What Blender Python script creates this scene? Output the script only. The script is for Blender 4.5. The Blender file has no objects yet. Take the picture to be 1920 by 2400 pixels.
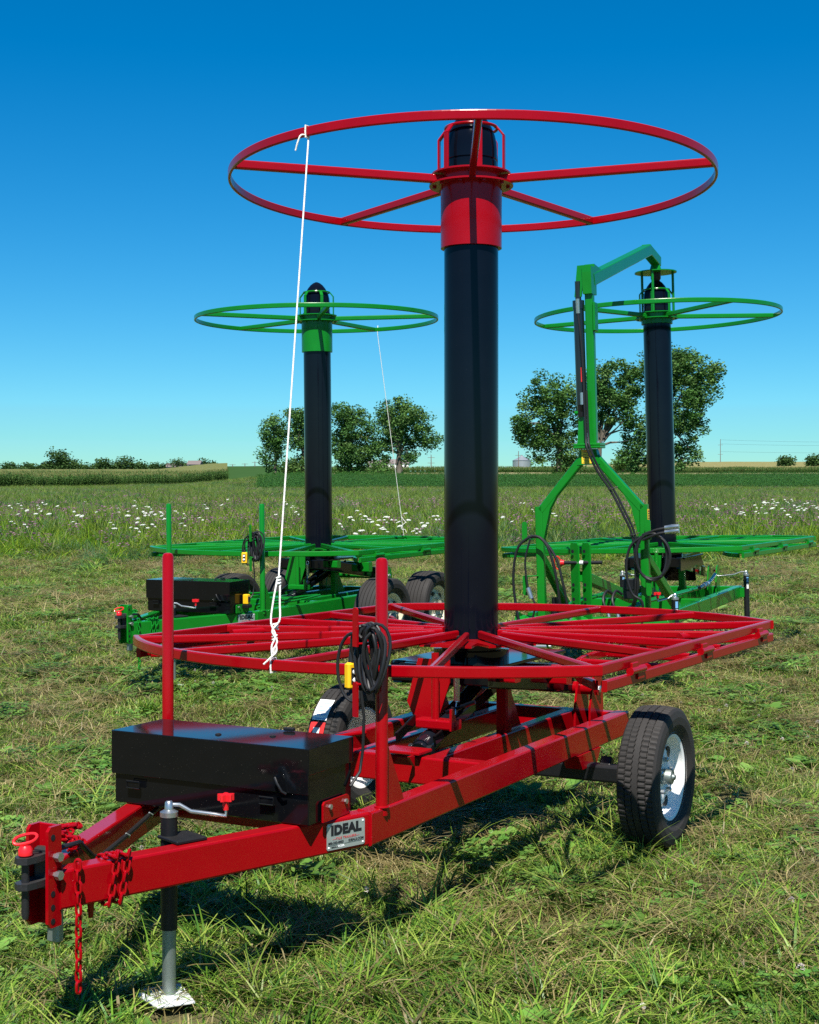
import bpy, math, random
import numpy as np
from mathutils import Vector, Matrix

R = math.radians
sc = bpy.context.scene
COL = sc.collection
random.seed(7)
rng = np.random.default_rng(7)

# ------------------------------------------------------------------ camera
cam_d = bpy.data.cameras.new("camera")
cam = bpy.data.objects.new("camera", cam_d)
COL.objects.link(cam)
cam.location = (0, 0, 1.72)
cam.rotation_euler = (R(90), 0, 0)
cam_d.sensor_fit = 'VERTICAL'
cam_d.sensor_height = 36.0
cam_d.lens = 50.0
cam_d.shift_y = -0.0148
cam_d.clip_end = 6000
sc.camera = cam

# ------------------------------------------------------------------ sky, sun, exposure
SUN_EL = 57.0
SUN_AZ = 183.0          # compass-like, 0 = +Y, clockwise; the sun stands behind the camera
world = bpy.data.worlds.new("World")
sc.world = world
world.use_nodes = True
wn = world.node_tree
sky = wn.nodes.new("ShaderNodeTexSky")
sky.sky_type = 'NISHITA'
sky.sun_disc = False
sky.sun_elevation = R(SUN_EL)
sky.sun_rotation = R(SUN_AZ)
sky.altitude = 300
sky.air_density = 1.0
sky.dust_density = 0.0
sky.ozone_density = 2.0
bg = wn.nodes["Background"]
bg.inputs["Strength"].default_value = 0.054
grade = wn.nodes.new("ShaderNodeHueSaturation")      # the deep, polarised blue of the photograph's sky
grade.inputs["Hue"].default_value = 0.482
grade.inputs["Saturation"].default_value = 1.57
wn.links.new(sky.outputs[0], grade.inputs["Color"])
wb = wn.nodes.new("ShaderNodeMix")                    # cool white balance over the whole sky
wb.data_type = 'RGBA'; wb.blend_type = 'MULTIPLY'
wb.inputs[0].default_value = 1.0
wb.inputs[7].default_value = (0.46, 0.94, 1.24, 1)
wn.links.new(grade.outputs[0], wb.inputs[6])
wn.links.new(wb.outputs[2], bg.inputs["Color"])

sun_d = bpy.data.lights.new("sun", 'SUN')
sun_d.energy = 5.0
sun_d.angle = R(0.53)
sun_d.color = (1.0, 0.95, 0.87)
sun = bpy.data.objects.new("sun", sun_d)
COL.objects.link(sun)
sun.location = (0, -20, 40)
a = R(SUN_AZ)
sdir = Vector((math.sin(a) * math.cos(R(SUN_EL)), math.cos(a) * math.cos(R(SUN_EL)), math.sin(R(SUN_EL))))
sun.rotation_euler = sdir.to_track_quat('Z', 'Y').to_euler()

sc.view_settings.view_transform = 'Standard'
sc.view_settings.look = 'None'
sc.view_settings.gamma = 1.0
sc.view_settings.exposure = 0.85
sc.view_settings.use_curve_mapping = False
sc.render.engine = 'CYCLES'
sc.cycles.use_denoising = False
sc.cycles.max_bounces = 6
sc.cycles.transparent_max_bounces = 8
sc.cycles.use_adaptive_sampling = True
sc.cycles.adaptive_threshold = 0.01

# ------------------------------------------------------------------ materials
def base_mat(name):
    m = bpy.data.materials.new(name)
    m.use_nodes = True
    return m, m.node_tree, m.node_tree.nodes["Principled BSDF"]

def nd(t, kind, **kw):
    n = t.nodes.new(kind)
    for k, v in kw.items():
        if k.startswith('_'):
            setattr(n, k[1:], v)
        else:
            n.inputs[k].default_value = v
    return n

def paint(name, col, rough=0.28, coat=0.6, metallic=0.0, dust=0.0, dustcol=(.35, .31, .25), bump=0.02, bscale=60.0, spec=.35):
    m, t, b = base_mat(name)
    tc = nd(t, "ShaderNodeTexCoord")
    n1 = nd(t, "ShaderNodeTexNoise", Scale=9.0, Detail=5.0)
    t.links.new(tc.outputs["Object"], n1.inputs["Vector"])
    mix = nd(t, "ShaderNodeMix", _data_type='RGBA')
    mix.inputs[6].default_value = (*[c * 0.86 for c in col], 1)
    mix.inputs[7].default_value = (*[min(1, c * 1.10 + .001) for c in col], 1)
    t.links.new(n1.outputs["Fac"], mix.inputs[0])
    last = mix.outputs[2]
    if dust > 0:
        n2 = nd(t, "ShaderNodeTexNoise", Scale=230.0, Detail=2.0)
        t.links.new(tc.outputs["Object"], n2.inputs["Vector"])
        r = nd(t, "ShaderNodeMapRange")
        r.inputs["From Min"].default_value = 0.70
        r.inputs["From Max"].default_value = 0.78
        r.inputs["To Max"].default_value = dust
        t.links.new(n2.outputs["Fac"], r.inputs["Value"])
        # settled film on faces that look up
        ge = nd(t, "ShaderNodeNewGeometry")
        sp = nd(t, "ShaderNodeSeparateXYZ")
        t.links.new(ge.outputs["Normal"], sp.inputs[0])
        r2 = nd(t, "ShaderNodeMapRange")
        r2.inputs["From Min"].default_value = 0.6
        r2.inputs["To Max"].default_value = dust * 0.22
        t.links.new(sp.outputs["Z"], r2.inputs["Value"])
        n3 = nd(t, "ShaderNodeTexNoise", Scale=14.0, Detail=6.0)
        t.links.new(tc.outputs["Object"], n3.inputs["Vector"])
        mu = nd(t, "ShaderNodeMath", _operation='MULTIPLY')
        t.links.new(r2.outputs[0], mu.inputs[0]); t.links.new(n3.outputs["Fac"], mu.inputs[1])
        ad = nd(t, "ShaderNodeMath", _operation='ADD', _use_clamp=True)
        t.links.new(r.outputs[0], ad.inputs[0]); t.links.new(mu.outputs[0], ad.inputs[1])
        mx = nd(t, "ShaderNodeMix", _data_type='RGBA')
        t.links.new(ad.outputs[0], mx.inputs[0]); t.links.new(last, mx.inputs[6])
        mx.inputs[7].default_value = (*dustcol, 1)
        last = mx.outputs[2]
    t.links.new(last, b.inputs["Base Color"])
    n4 = nd(t, "ShaderNodeTexNoise", Scale=5.0, Detail=6.0)
    t.links.new(tc.outputs["Object"], n4.inputs["Vector"])
    rr = nd(t, "ShaderNodeMapRange")
    rr.inputs["To Min"].default_value = rough * 0.75
    rr.inputs["To Max"].default_value = rough * 1.3
    t.links.new(n4.outputs["Fac"], rr.inputs["Value"])
    t.links.new(rr.outputs[0], b.inputs["Roughness"])
    b.inputs["Metallic"].default_value = metallic
    b.inputs["Specular IOR Level"].default_value = spec
    b.inputs["Coat Weight"].default_value = coat
    b.inputs["Coat Roughness"].default_value = 0.08
    if bump:
        n5 = nd(t, "ShaderNodeTexNoise", Scale=bscale, Detail=3.0)
        t.links.new(tc.outputs["Object"], n5.inputs["Vector"])
        bp = nd(t, "ShaderNodeBump", Strength=bump, Distance=0.01)
        t.links.new(n5.outputs["Fac"], bp.inputs["Height"])
        t.links.new(bp.outputs[0], b.inputs["Normal"])
    return m

M = {}
M['red'] = paint("red_paint", (0.275, 0.0003, 0.0035), .20, .10, dust=.08, bump=.008, spec=.22)
M['green'] = paint("green_paint", (0.004, 0.165, 0.011), .24, .14, dust=.06, bump=.008, spec=.25)
M['black_gloss'] = paint("black_gloss_paint", (0.0025, 0.003, 0.004), .07, .0, dust=.14, bump=.004, bscale=25, spec=.32)
M['mast'] = paint("mast_plastic", (0.0022, 0.0034, 0.0075), .09, .0, dust=.03, bump=.004, bscale=14, spec=.19)
M['black'] = paint("black_paint", (0.006, 0.0065, 0.008), .42, .0, dust=.25)
M['iron'] = paint("black_cast_iron", (0.016, 0.016, 0.018), .5, .1, dust=.3, bump=.12, bscale=120)
M['zinc'] = paint("zinc_plate", (0.50, 0.52, 0.52), .32, 0, metallic=.9, dust=.2)
M['galv'] = paint("galvanised_tube", (0.26, 0.30, 0.28), .42, 0, metallic=.75, dust=.3)
M['alu'] = paint("aluminium_plate", (0.42, 0.46, 0.44), .4, 0, metallic=.55)
M['white_rim'] = paint("white_wheel_paint", (0.85, 0.84, 0.82), .5, .0, dust=.08, spec=.12)
M['foot'] = paint("galvanised_foot", (0.72, 0.74, 0.73), .45, 0, metallic=.25, dust=.2)
M['cream_rim'] = paint("cream_wheel_paint", (0.72, 0.66, 0.47), .4, .2, dust=.25)
M['rubber'] = paint("tyre_rubber", (0.022, 0.020, 0.019), .72, 0, dust=.5, dustcol=(.10, .085, .065), bump=.15, bscale=140)
M['cable'] = paint("cable_rubber", (0.010, 0.010, 0.011), .45, .1, dust=.15)
M['yellow'] = paint("yellow_plastic", (0.80, 0.46, 0.01), .4, .2)
M['red_plastic'] = paint("red_plastic", (0.62, 0.010, 0.016), .38, .3)
M['white_plastic'] = paint("white_plastic", (0.75, 0.75, 0.74), .4, .1)
M['rope'] = paint("white_rope", (0.80, 0.78, 0.72), .85, 0, bump=.5, bscale=300)
M['ink'] = paint("black_print", (0.010, 0.010, 0.012), .5, 0, bump=0)
M['ink_red'] = paint("red_print", (0.45, 0.03, 0.03), .5, 0, bump=0)
M['ink_blue'] = paint("blue_print", (0.15, 0.35, 0.62), .5, 0, bump=0)
M['paper'] = paint("white_paper", (0.78, 0.78, 0.76), .7, 0, dust=.3)
M['paper_red'] = paint("red_paper", (0.60, 0.02, 0.02), .6, 0, dust=.2)
M['sticker'] = paint("yellow_sticker", (0.82, 0.56, 0.03), .5, .1)
M['hyd'] = paint("hydraulic_black", (0.006, 0.0075, 0.012), .2, .5)
M['spring'] = paint("spring_steel", (0.55, 0.55, 0.55), .3, 0, metallic=1.0)

# ------------------------------------------------------------------ mesh building
class G:
    def __init__(self):
        self.v = []; self.f = []; self.s = []
    def add(self, v, f, smooth=False):
        o = len(self.v)
        self.s += [smooth] * len(f)
        self.v += [tuple(p) for p in v]
        self.f += [tuple(i + o for i in q) for q in f]
        return self
    def box(self, c, s, rz=0.0, b=0.004):
        """box with chamfered vertical/horizontal edges: centre, size, turn about z"""
        x, y, z = s[0] / 2, s[1] / 2, s[2] / 2
        b = min(b, x * .45, y * .45, z * .45)
        vs = []
        for (zz, k) in ((-z, b), (-z + b, 0), (z - b, 0), (z, b)):
            xx, yy = x - k, y - k
            bb = b
            vs += [(xx - bb, -yy, zz), (xx, -yy + bb, zz), (xx, yy - bb, zz), (xx - bb, yy, zz),
                   (-xx + bb, yy, zz), (-xx, yy - bb, zz), (-xx, -yy + bb, zz), (-xx + bb, -yy, zz)]
        fs = [tuple(range(7, -1, -1)), tuple(range(24, 32))]
        for l in range(3):
            for i in range(8):
                j = (i + 1) % 8
                fs.append((l * 8 + i, l * 8 + j, l * 8 + 8 + j, l * 8 + 8 + i))
        cs, sn = math.cos(rz), math.sin(rz)
        vs = [(c[0] + p[0] * cs - p[1] * sn, c[1] + p[0] * sn + p[1] * cs, c[2] + p[2]) for p in vs]
        return self.add(vs, fs)
    def beam(self, p0, p1, w, h, up=(0, 0, 1), r=0.008):
        """rounded rectangular tube: w across, h along up"""
        p0, p1 = Vector(p0), Vector(p1)
        d = (p1 - p0).normalized(); u = Vector(up)
        s = d.cross(u).normalized(); u = s.cross(d).normalized()
        r = min(r, w * .45, h * .45)
        prof = []
        for (cx, cy, a0) in ((w / 2 - r, h / 2 - r, 0), (-w / 2 + r, h / 2 - r, 90), (-w / 2 + r, -h / 2 + r, 180), (w / 2 - r, -h / 2 + r, 270)):
            for k in range(3):
                an = R(a0 + 45 * k)
                prof.append((cx + r * math.cos(an), cy + r * math.sin(an)))
        n = len(prof)
        vs = [p + s * a + u * c for p in (p0, p1) for a, c in prof]
        fs = [(i, (i + 1) % n, n + (i + 1) % n, n + i) for i in range(n)]
        fs += [tuple(range(n - 1, -1, -1)), tuple(range(n, 2 * n))]
        return self.add(vs, fs)
    def path(self, pts, w, h, closed=False, r=0.006):
        """rectangular tube along a level polyline with mitred corners"""
        P = [Vector(p) for p in pts]; n = len(P)
        prof = []
        for (cx, cy, a0) in ((w / 2 - r, h / 2 - r, 0), (-w / 2 + r, h / 2 - r, 90), (-w / 2 + r, -h / 2 + r, 180), (w / 2 - r, -h / 2 + r, 270)):
            for k in range(3):
                an = R(a0 + 45 * k)
                prof.append((cx + r * math.cos(an), cy + r * math.sin(an)))
        m = len(prof); vs = []; Z = Vector((0, 0, 1))
        for i in range(n):
            if closed:
                d0 = (P[i] - P[i - 1]).normalized(); d1 = (P[(i + 1) % n] - P[i]).normalized()
            else:
                d0 = (P[i] - P[max(i - 1, 0)]).normalized() if i > 0 else (P[1] - P[0]).normalized()
                d1 = (P[i + 1] - P[i]).normalized() if i < n - 1 else d0
            s0, s1 = d0.cross(Z), d1.cross(Z)
            s = (s0 + s1); s = s / max(1e-6, s.length)
            k = 1 / max(.35, s.dot(s0.normalized()))
            for a, c in prof:
                vs.append(P[i] + s * a * k + Z * c)
        fs = []
        for i in range(n if closed else n - 1):
            j = (i + 1) % n
            for q in range(m):
                w_ = (q + 1) % m
                fs.append((i * m + q, i * m + w_, j * m + w_, j * m + q))
        if not closed:
            fs += [tuple(range(m - 1, -1, -1)), tuple((n - 1) * m + q for q in range(m))]
        return self.add(vs, fs)
    def tube(self, pts, r, n=8, closed=False, caps=True):
        P = [Vector(p) for p in pts]; m = len(P)
        rad = r if isinstance(r, (list, tuple)) else [r] * m
        vs = []; prev = None
        for i in range(m):
            if closed:
                d = (P[(i + 1) % m] - P[i - 1]).normalized()
            else:
                d = (P[min(i + 1, m - 1)] - P[max(i - 1, 0)]).normalized()
            if prev is None:
                u = d.orthogonal().normalized()
            else:
                u = (prev - d * prev.dot(d))
                u = u.normalized() if u.length > 1e-5 else d.orthogonal().normalized()
            prev = u; w = d.cross(u)
            for k in range(n):
                an = 2 * math.pi * k / n
                vs.append(P[i] + (u * math.cos(an) + w * math.sin(an)) * rad[i])
        fs = []
        for i in range(m if closed else m - 1):
            j = (i + 1) % m
            for k in range(n):
                l = (k + 1) % n
                fs.append((i * n + k, i * n + l, j * n + l, j * n + k))
        if caps and not closed:
            fs += [tuple(range(n - 1, -1, -1)), tuple((m - 1) * n + k for k in range(n))]
        return self.add(vs, fs, True)
    def lathe(self, prof, n=32, o=(0, 0, 0), axis='z', cap=True, arc=None):
        """turn (radius, height) pairs about an axis through o"""
        vs = []
        for (r, z) in prof:
            for k in range(n):
                an = 2 * math.pi * k / n
                a_, b_ = r * math.cos(an), r * math.sin(an)
                p = (a_, b_, z) if axis == 'z' else ((a_, z, -b_) if axis == 'y' else (z, a_, b_))
                vs.append((o[0] + p[0], o[1] + p[1], o[2] + p[2]))
        fs = []
        for i in range(len(prof) - 1):
            for k in range(n):
                l = (k + 1) % n
                fs.append((i * n + k, i * n + l, (i + 1) * n + l, (i + 1) * n + k))
        if cap:
            if prof[0][0] > 1e-4: fs.append(tuple(range(n - 1, -1, -1)))
            if prof[-1][0] > 1e-4: fs.append(tuple((len(prof) - 1) * n + k for k in range(n)))
        return self.add(vs, fs, True)
    def prism(self, poly, d, o=(0, 0, 0), ux=(1, 0, 0), uy=(0, 0, 1)):
        """polygon in the (ux, uy) plane at o, thickness d centred on it"""
        ux, uy, o = Vector(ux).normalized(), Vector(uy).normalized(), Vector(o)
        nz = ux.cross(uy); n = len(poly)
        vs = [o + ux * a + uy * b + nz * s for s in (-d / 2, d / 2) for a, b in poly]
        fs = [tuple(range(n - 1, -1, -1)), tuple(range(n, 2 * n))]
        fs += [(i, (i + 1) % n, n + (i + 1) % n, n + i) for i in range(n)]
        return self.add(vs, fs)

def mesh_of(name, g, mat, ang=38):
    me = bpy.data.meshes.new(name)
    me.from_pydata(g.v, [], g.f)
    me.materials.append(M[mat] if isinstance(mat, str) else mat)
    me.update()
    me.shade_smooth()
    me.set_sharp_from_angle(angle=R(ang))
    me.polygons.foreach_set('use_smooth', g.s)
    me.update()
    return me

def put(name, g, mat, parent=None, ang=38, loc=None, rot=None):
    me = g if isinstance(g, bpy.types.Mesh) else mesh_of(name, g, mat, ang)
    o = bpy.data.objects.new(name, me)
    COL.objects.link(o)
    if parent is not None: o.parent = parent
    if loc is not None: o.location = loc
    if rot is not None: o.rotation_euler = rot
    return o

def tag(o, label, cat, group=None, kind=None):
    if label: o['label'] = label
    if cat: o['category'] = cat
    if group: o['group'] = group
    if kind: o['kind'] = kind
    return o

def thing(name, label, cat, loc=(0, 0, 0), rot=(0, 0, 0), group=None):
    o = bpy.data.objects.new(name, None)
    o.empty_display_size = .2
    COL.objects.link(o)
    o.location = loc; o.rotation_euler = rot
    return tag(o, label, cat, group)

def text_mesh(body, size, bold=.0, spacing=1.0, align='CENTER', sx=1.0):
    c = bpy.data.curves.new("lettering", 'FONT')
    c.body = body; c.size = size; c.align_x = align; c.align_y = 'CENTER'
    c.offset = bold; c.extrude = 0.0004; c.space_character = spacing
    c.resolution_u = 3
    o = bpy.data.objects.new("lettering_curve", c)
    COL.objects.link(o)
    dg = bpy.context.evaluated_depsgraph_get()
    me = bpy.data.meshes.new_from_object(o.evaluated_get(dg))
    bpy.data.objects.remove(o); bpy.data.curves.remove(c)
    if sx != 1.0:
        me.transform(Matrix.Diagonal((sx, 1, 1, 1)))
    return me

def frame_mat(o, ux, uy):
    ux, uy = Vector(ux).normalized(), Vector(uy).normalized()
    uz = ux.cross(uy)
    m = Matrix((ux, uy, uz)).transposed().to_4x4()
    m.translation = Vector(o)
    return m

# ------------------------------------------------------------------ terrain
_ty = [-60, 8, 12, 14.3, 28, 60, 100, 170, 260, 275, 400, 520, 900, 3000]
_tr = [0, 0, .12, .21, .58, 1.05, 1.55, 2.4, 5.4, 5.75, 8.0, 10.4, 17.5, 18.0]
_tl = [0, 0, .12, .21, .58, 1.05, 1.55, 2.35, 3.6, 3.92, 7.3, 10.0, 16.8, 18.0]
def smooth(e0, e1, x):
    t = np.clip((x - e0) / (e1 - e0), 0, 1)
    return t * t * (3 - 2 * t)
def ground_z(x, y):
    x = np.asarray(x, float); y = np.asarray(y, float)
    q = x / np.maximum(y, 20)
    k = smooth(-.17, -.07, q)
    z = np.interp(y, _ty, _tl) * (1 - k) + np.interp(y, _ty, _tr) * k
    far = smooth(9, 30, y)
    z = z + far * (.05 * np.sin(x * .21 + 1.3) * np.sin(y * .13) + .10 * np.sin(x * .05) * np.sin(y * .04 + .7))
    hill = smooth(520, 900, y) * smooth(.03, .21, q)
    knoll = smooth(430, 720, y) * smooth(-.19, -.13, q) * (1 - smooth(-.105, -.06, q))
    return z + hill * 4.5 + knoll * 3.2
def gz(x, y):
    return float(ground_z(x, y))
# ------------------------------------------------------------------ reel: table, mast, top wheel
def arc_pts(r, a0, a1, n, z):
    return [(r * math.cos(R(a0 + (a1 - a0) * i / n)), r * math.sin(R(a0 + (a1 - a0) * i / n)), z) for i in range(n + 1)]

def build_reel(root, mat, spoke0, table_rot, sleeve_len=.33, table_spoke_shift=0.0, lean=None):
    zt, Rt, W = 1.04, 1.66, 1.19
    ht = .046
    tr = R(table_rot)
    rot = (0, 0, tr)
    hub = G()
    hub.lathe([(.17, zt - .045), (.30, zt - .045), (.30, zt - .033), (.17, zt - .033)], 8, cap=False)
    for k in range(8):
        an = R(45 * k + 11)
        hub.prism([(.12, -.10), (.42, -.13), (.42, .13), (.12, .10)], .012, (0, 0, zt - .032 + .0015 * (k % 2)), (math.cos(an), math.sin(an), 0), (-math.sin(an), math.cos(an), 0))
    tb = put('reel_table', hub, mat, root, rot=rot)
    ca = math.degrees(math.asin(W / Rt))
    for s in (0, 180):
        put('rim', G().path(arc_pts(Rt, s - ca, s + ca, 90, zt), .028, ht), mat, tb)
    xc = math.sqrt(Rt * Rt - W * W)
    for s in (-1, 1):
        put('side_rail', G().path([(-xc + .012, s * (W - .012), zt), (xc - .012, s * (W - .012), zt)], .026, ht - .002), mat, tb)
        # wing folded under the table: segment frame hinged on the side rail
        zw = zt - ht - .018
        w = G()
        yk = s * (W + .004)
        w.path([(-xc + .02, yk, zw), (xc - .02, yk, zw)], .026, ht)
        aa = []
        for i in range(21):
            x = -xc + .05 + (2 * xc - .10) * i / 20
            aa.append((x, s * (W - (math.sqrt(Rt * Rt - x * x) - W)), zw - .002))
        w.path(aa, .024, ht - .006)
        for x in (-.45, .0, .45):
            w.beam((x, yk - s * .01, zw), (x, s * (W - (math.sqrt(Rt * Rt - x * x) - W)), zw), .026, .04)
        wo = put('folded_wing', w, mat, tb)
        for x in (-.93, -.05, .82):
            h = G().tube([(x - .075, s * (W + .016), zt - .031), (x + .075, s * (W + .016), zt - .031)], .017, 10)
            h.box((x + .03, s * (W + .017), zt - .012), (.07, .012, .03), b=.003)
            h.box((x - .03, s * (W + .019), zt - .055), (.07, .012, .03), b=.003)
            put('hinge', h, mat, wo)
    for k in range(16):
        an = 22.5 * k + table_spoke_shift
        c, s = math.cos(R(an)), math.sin(R(an))
        L = Rt - .014
        if abs(s) * L > W - .024: L = (W - .025) / abs(s)
        r0 = .155 if k % 2 == 0 else .24
        put('spoke', G().beam((c * r0, s * r0, zt), (c * L, s * L, zt), .026, .039), mat, tb)
    # short stub tubes lying between the spokes of the side bays
    for s in (-1, 1):
        put('latch_tube', G().tube([(.35 * s, -s * .97, zt - .01), (.60 * s, -s * 1.05, zt - .01)], .020, 10), mat, tb)
    # mast
    m = G().lathe([(.148, .985), (.148, 1.0), (.1365, 1.004), (.1365, 3.10), (.1365, 3.36)], 64)
    ms = put('mast', m, 'mast', root, ang=50)
    for k in range(6):
        an = R(spoke0 + 30 + 60 * k)
        b = G().box((.160 * math.cos(an), .160 * math.sin(an), 1.02), (.03, .05, .03), an)
        b.tube([(.162 * math.cos(an), .162 * math.sin(an), 1.035), (.162 * math.cos(an), .162 * math.sin(an), 1.055)], .011, 6)
        put('mast_clamp', b, 'black', ms)
    put('nose_cone', G().lathe([(.128, 3.34), (.131, 3.36), (.131, 3.402), (.126, 3.406), (.126, 3.410), (.131, 3.414), (.131, 3.46), (.128, 3.50), (.120, 3.535), (.106, 3.572), (.087, 3.606), (.063, 3.636), (.036, 3.658), (.012, 3.669), (0.0, 3.670)], 48), 'mast', root, ang=40)
    zs = 3.30
    put('sleeve', G().lathe([(.1375, zs - sleeve_len), (.154, zs - sleeve_len), (.154, zs - .004), (.1375, zs - .004)], 56, cap=False), mat, root)
    # top wheel
    fl = G().lathe([(.140, zs - .026), (.212, zs - .026), (.212, zs - .017), (.140, zs - .017)], 48, cap=False)
    fl.lathe([(.138, zs + .030), (.200, zs + .030), (.200, zs + .038), (.138, zs + .038)], 48, cap=False)
    fl.lathe([(.1405, zs - .017), (.152, zs - .017), (.152, zs + .030), (.1405, zs + .030)], 40, cap=False)
    tw = put('top_wheel', fl, mat, root)
    if lean:      # the hoop sits a little out of level
        tw.matrix_basis = Matrix.Translation((0, 0, zs + .008)) @ Matrix.Rotation(lean[0], 4, Vector(lean[1])) @ Matrix.Translation((0, 0, -zs))
    rr = [(1.209 * math.cos(2 * math.pi * i / 200), 1.209 * math.sin(2 * math.pi * i / 200), zs) for i in range(200)]
    put('ring', G().path(rr, .016, .044, closed=True), mat, tw)
    for k in range(5):
        an = R(spoke0 + 72 * k)
        c, s = math.cos(an), math.sin(an)
        put('spoke', G().beam((c * .155, s * .155, zs + .0015), (c * 1.203, s * 1.203, zs + .0015), .034, .044), mat, tw)
    for k in range(6):
        an = R(spoke0 + 12 + 60 * k)
        c, s = math.cos(an), math.sin(an)
        bar = G()
        pr_ = [(.170, 3.337), (.170, 3.52), (.136, 3.562), (.122, 3.566)]
        for (r0, z0), (r1, z1) in zip(pr_[:-1], pr_[1:]):
            bar.beam((c * r0, s * r0, z0), (c * r1, s * r1, z1), .030, .010, up=(c, s, .001), r=.003)
        put('cage_bar', bar, mat, tw)
    put('cage_ring', G().tube([(.130 * math.cos(2 * math.pi * i / 40), .130 * math.sin(2 * math.pi * i / 40), 3.566) for i in range(40)], .008, 8, closed=True), mat, tw)
    for k in range(10):
        an = R(spoke0 + 18 + 36 * k)
        put('bolt', G().lathe([(.010, zs - .036), (.010, zs - .026)], 6, (.185 * math.cos(an), .185 * math.sin(an), 0)), mat, tw)

# ------------------------------------------------------------------ wheels
def tyre_mesh(r, w, rim_r, ribs, blocks):
    """tyre turned about local y, grooves between ribs, sipes where blocks > 0"""
    half = w / 2
    prof = [(rim_r - .006, -half * .72), (rim_r + .012, -half * .80), (rim_r + (r - rim_r) * .35, -half * .985),
            (rim_r + (r - rim_r) * .62, -half * 1.0), (r - .022, -half * .93), (r - .009, -half * .84)]
    n = ribs
    tw = half * 1.60
    gw = .006
    rib_w = (tw - gw * (n - 1)) / n
    y = -tw / 2
    tread = []
    for i in range(n):
        crown = lambda yy: r - .007 * (abs(yy) / (tw / 2)) ** 2
        tread += [(crown(y), y), (crown(y + rib_w), y + rib_w)]
        if i < n - 1:
            tread += [(crown(y + rib_w) - .009, y + rib_w + .001), (crown(y + rib_w + gw) - .009, y + rib_w + gw - .001)]
        y += rib_w + gw
    prof += tread
    prof += [(a_, -b_) for a_, b_ in reversed(prof[:6])]
    N = 96 if not blocks else 228
    g = G()
    vs = []; m = len(prof)
    for k in range(N):
        an = 2 * math.pi * k / N
        for j, (rr, yy) in enumerate(prof):
            if blocks and 6 <= j < m - 6:
                rib = (j - 6) // 4
                ph = (k + rib * 1) % 3
                if ph == 0 and (j - 6) % 4 < 2 and rib != n // 2:
                    rr = rr - .0055
                yy = yy + (.0022 if (k % 3) == 1 else -.0012)
            vs.append((rr * math.cos(an), yy, rr * math.sin(an)))
    fs = []
    for k in range(N):
        l = (k + 1) % N
        for j in range(m - 1):
            fs.append((k * m + j, k * m + j + 1, l * m + j + 1, l * m + j))
    return g.add(vs, fs)

def build_wheel(root, x, y, z, r, w, rim_r, rim_mat, ribs, blocks, side, dish=0.0):
    """side = +1 / -1: which way the dish faces along y"""
    t = put('tyre', tyre_mesh(r, w, rim_r, ribs, blocks), 'rubber', root, ang=32, loc=(x, y, z))
    h = w / 2; s = side
    prof = [(rim_r + .010, h * .80), (rim_r + .012, h * .76), (rim_r - .004, h * .74), (rim_r - .014, h * .68), (rim_r - .022, h * max(.40, .16 + dish)),
            (rim_r - .032, h * (.10 + dish)), (rim_r - .040, h * (-.02 + dish)), (rim_r * .70, h * (.02 + dish)), (rim_r * .62, h * (.16 + dish)), (rim_r * .36, h * (.20 + dish)), (rim_r * .30, h * (.14 + dish)), (.03, h * (.12 + dish))]
    off = h * dish * s
    g = G().lathe([(a_, b_ * s) for a_, b_ in prof], 56, axis='y', cap=False)
    back = [(rim_r + .010, -h * .80), (rim_r - .004, -h * .76), (rim_r - .018, -h * .50), (rim_r - .034, -h * .05), (rim_r - .042, 0), (rim_r * .72, h * .0), (.05, h * .10)]
    g.lathe([(a_, b_ * s) for a_, b_ in back], 56, axis='y', cap=False)
    rim = put('rim', g, rim_mat, t)
    for k in range(6):
        an = R(60 * k + 9)
        rr = rim_r * .655
        put('slot', G().lathe([(.027, h * .085 * s), (.027, (h * .135 + .004) * s)], 16, (rr * math.cos(an), off, rr * math.sin(an)), axis='y'), 'black', t)
    for k in range(5):
        an = R(72 * k + 20)
        rr = rim_r * .40
        put('lug_nut', G().lathe([(.012, h * .19 * s), (.012, (h * .19 + .022) * s), (.007, (h * .19 + .026) * s)], 6, (rr * math.cos(an), off, rr * math.sin(an)), axis='y'), 'zinc', t)
    put('hub', G().lathe([(.038, h * .10 * s), (.038, (h * .14 + .045) * s), (.034, (h * .14 + .052) * s), (.018, (h * .14 + .054) * s), (.012, (h * .14 + .066) * s)], 24, (0, off, 0), axis='y'), 'galv', t)
    return t

# ------------------------------------------------------------------ small things on the trailers
def link_mesh(name, mat, L=.046, w=.028, r=.0050):
    pts = []
    a = (L - w) / 2; b = w / 2 - r
    for i in range(8):
        an = R(-90 + 180 * i / 7); pts.append((a + b * math.cos(an), b * math.sin(an), 0))
    for i in range(8):
        an = R(90 + 180 * i / 7); pts.append((-a + b * math.cos(an), b * math.sin(an), 0))
    return mesh_of(name, G().tube(pts, r, 6, closed=True), mat)

def chain(parent, pts, lm, pitch=.0345, start=0.0):
    """links strung along a polyline, every other one turned a quarter"""
    P = [Vector(p) for p in pts]
    seg = [(P[i + 1] - P[i]).length for i in range(len(P) - 1)]
    tot = sum(seg); s = start; i = 0
    while s < tot:
        acc = 0
        for k, l in enumerate(seg):
            if s <= acc + l: break
            acc += l
        t = (s - acc) / max(l, 1e-6)
        p = P[k].lerp(P[k + 1], t); d = (P[k + 1] - P[k]).normalized()
        o = bpy.data.objects.new('link', lm); COL.objects.link(o); o.parent = parent
        q = d.to_track_quat('X', 'Z')
        o.location = p
        o.rotation_euler = (q.to_matrix() @ Matrix.Rotation(R(45 + 90 * (i % 2)), 3, 'X')).to_euler()
        s += pitch; i += 1

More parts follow.
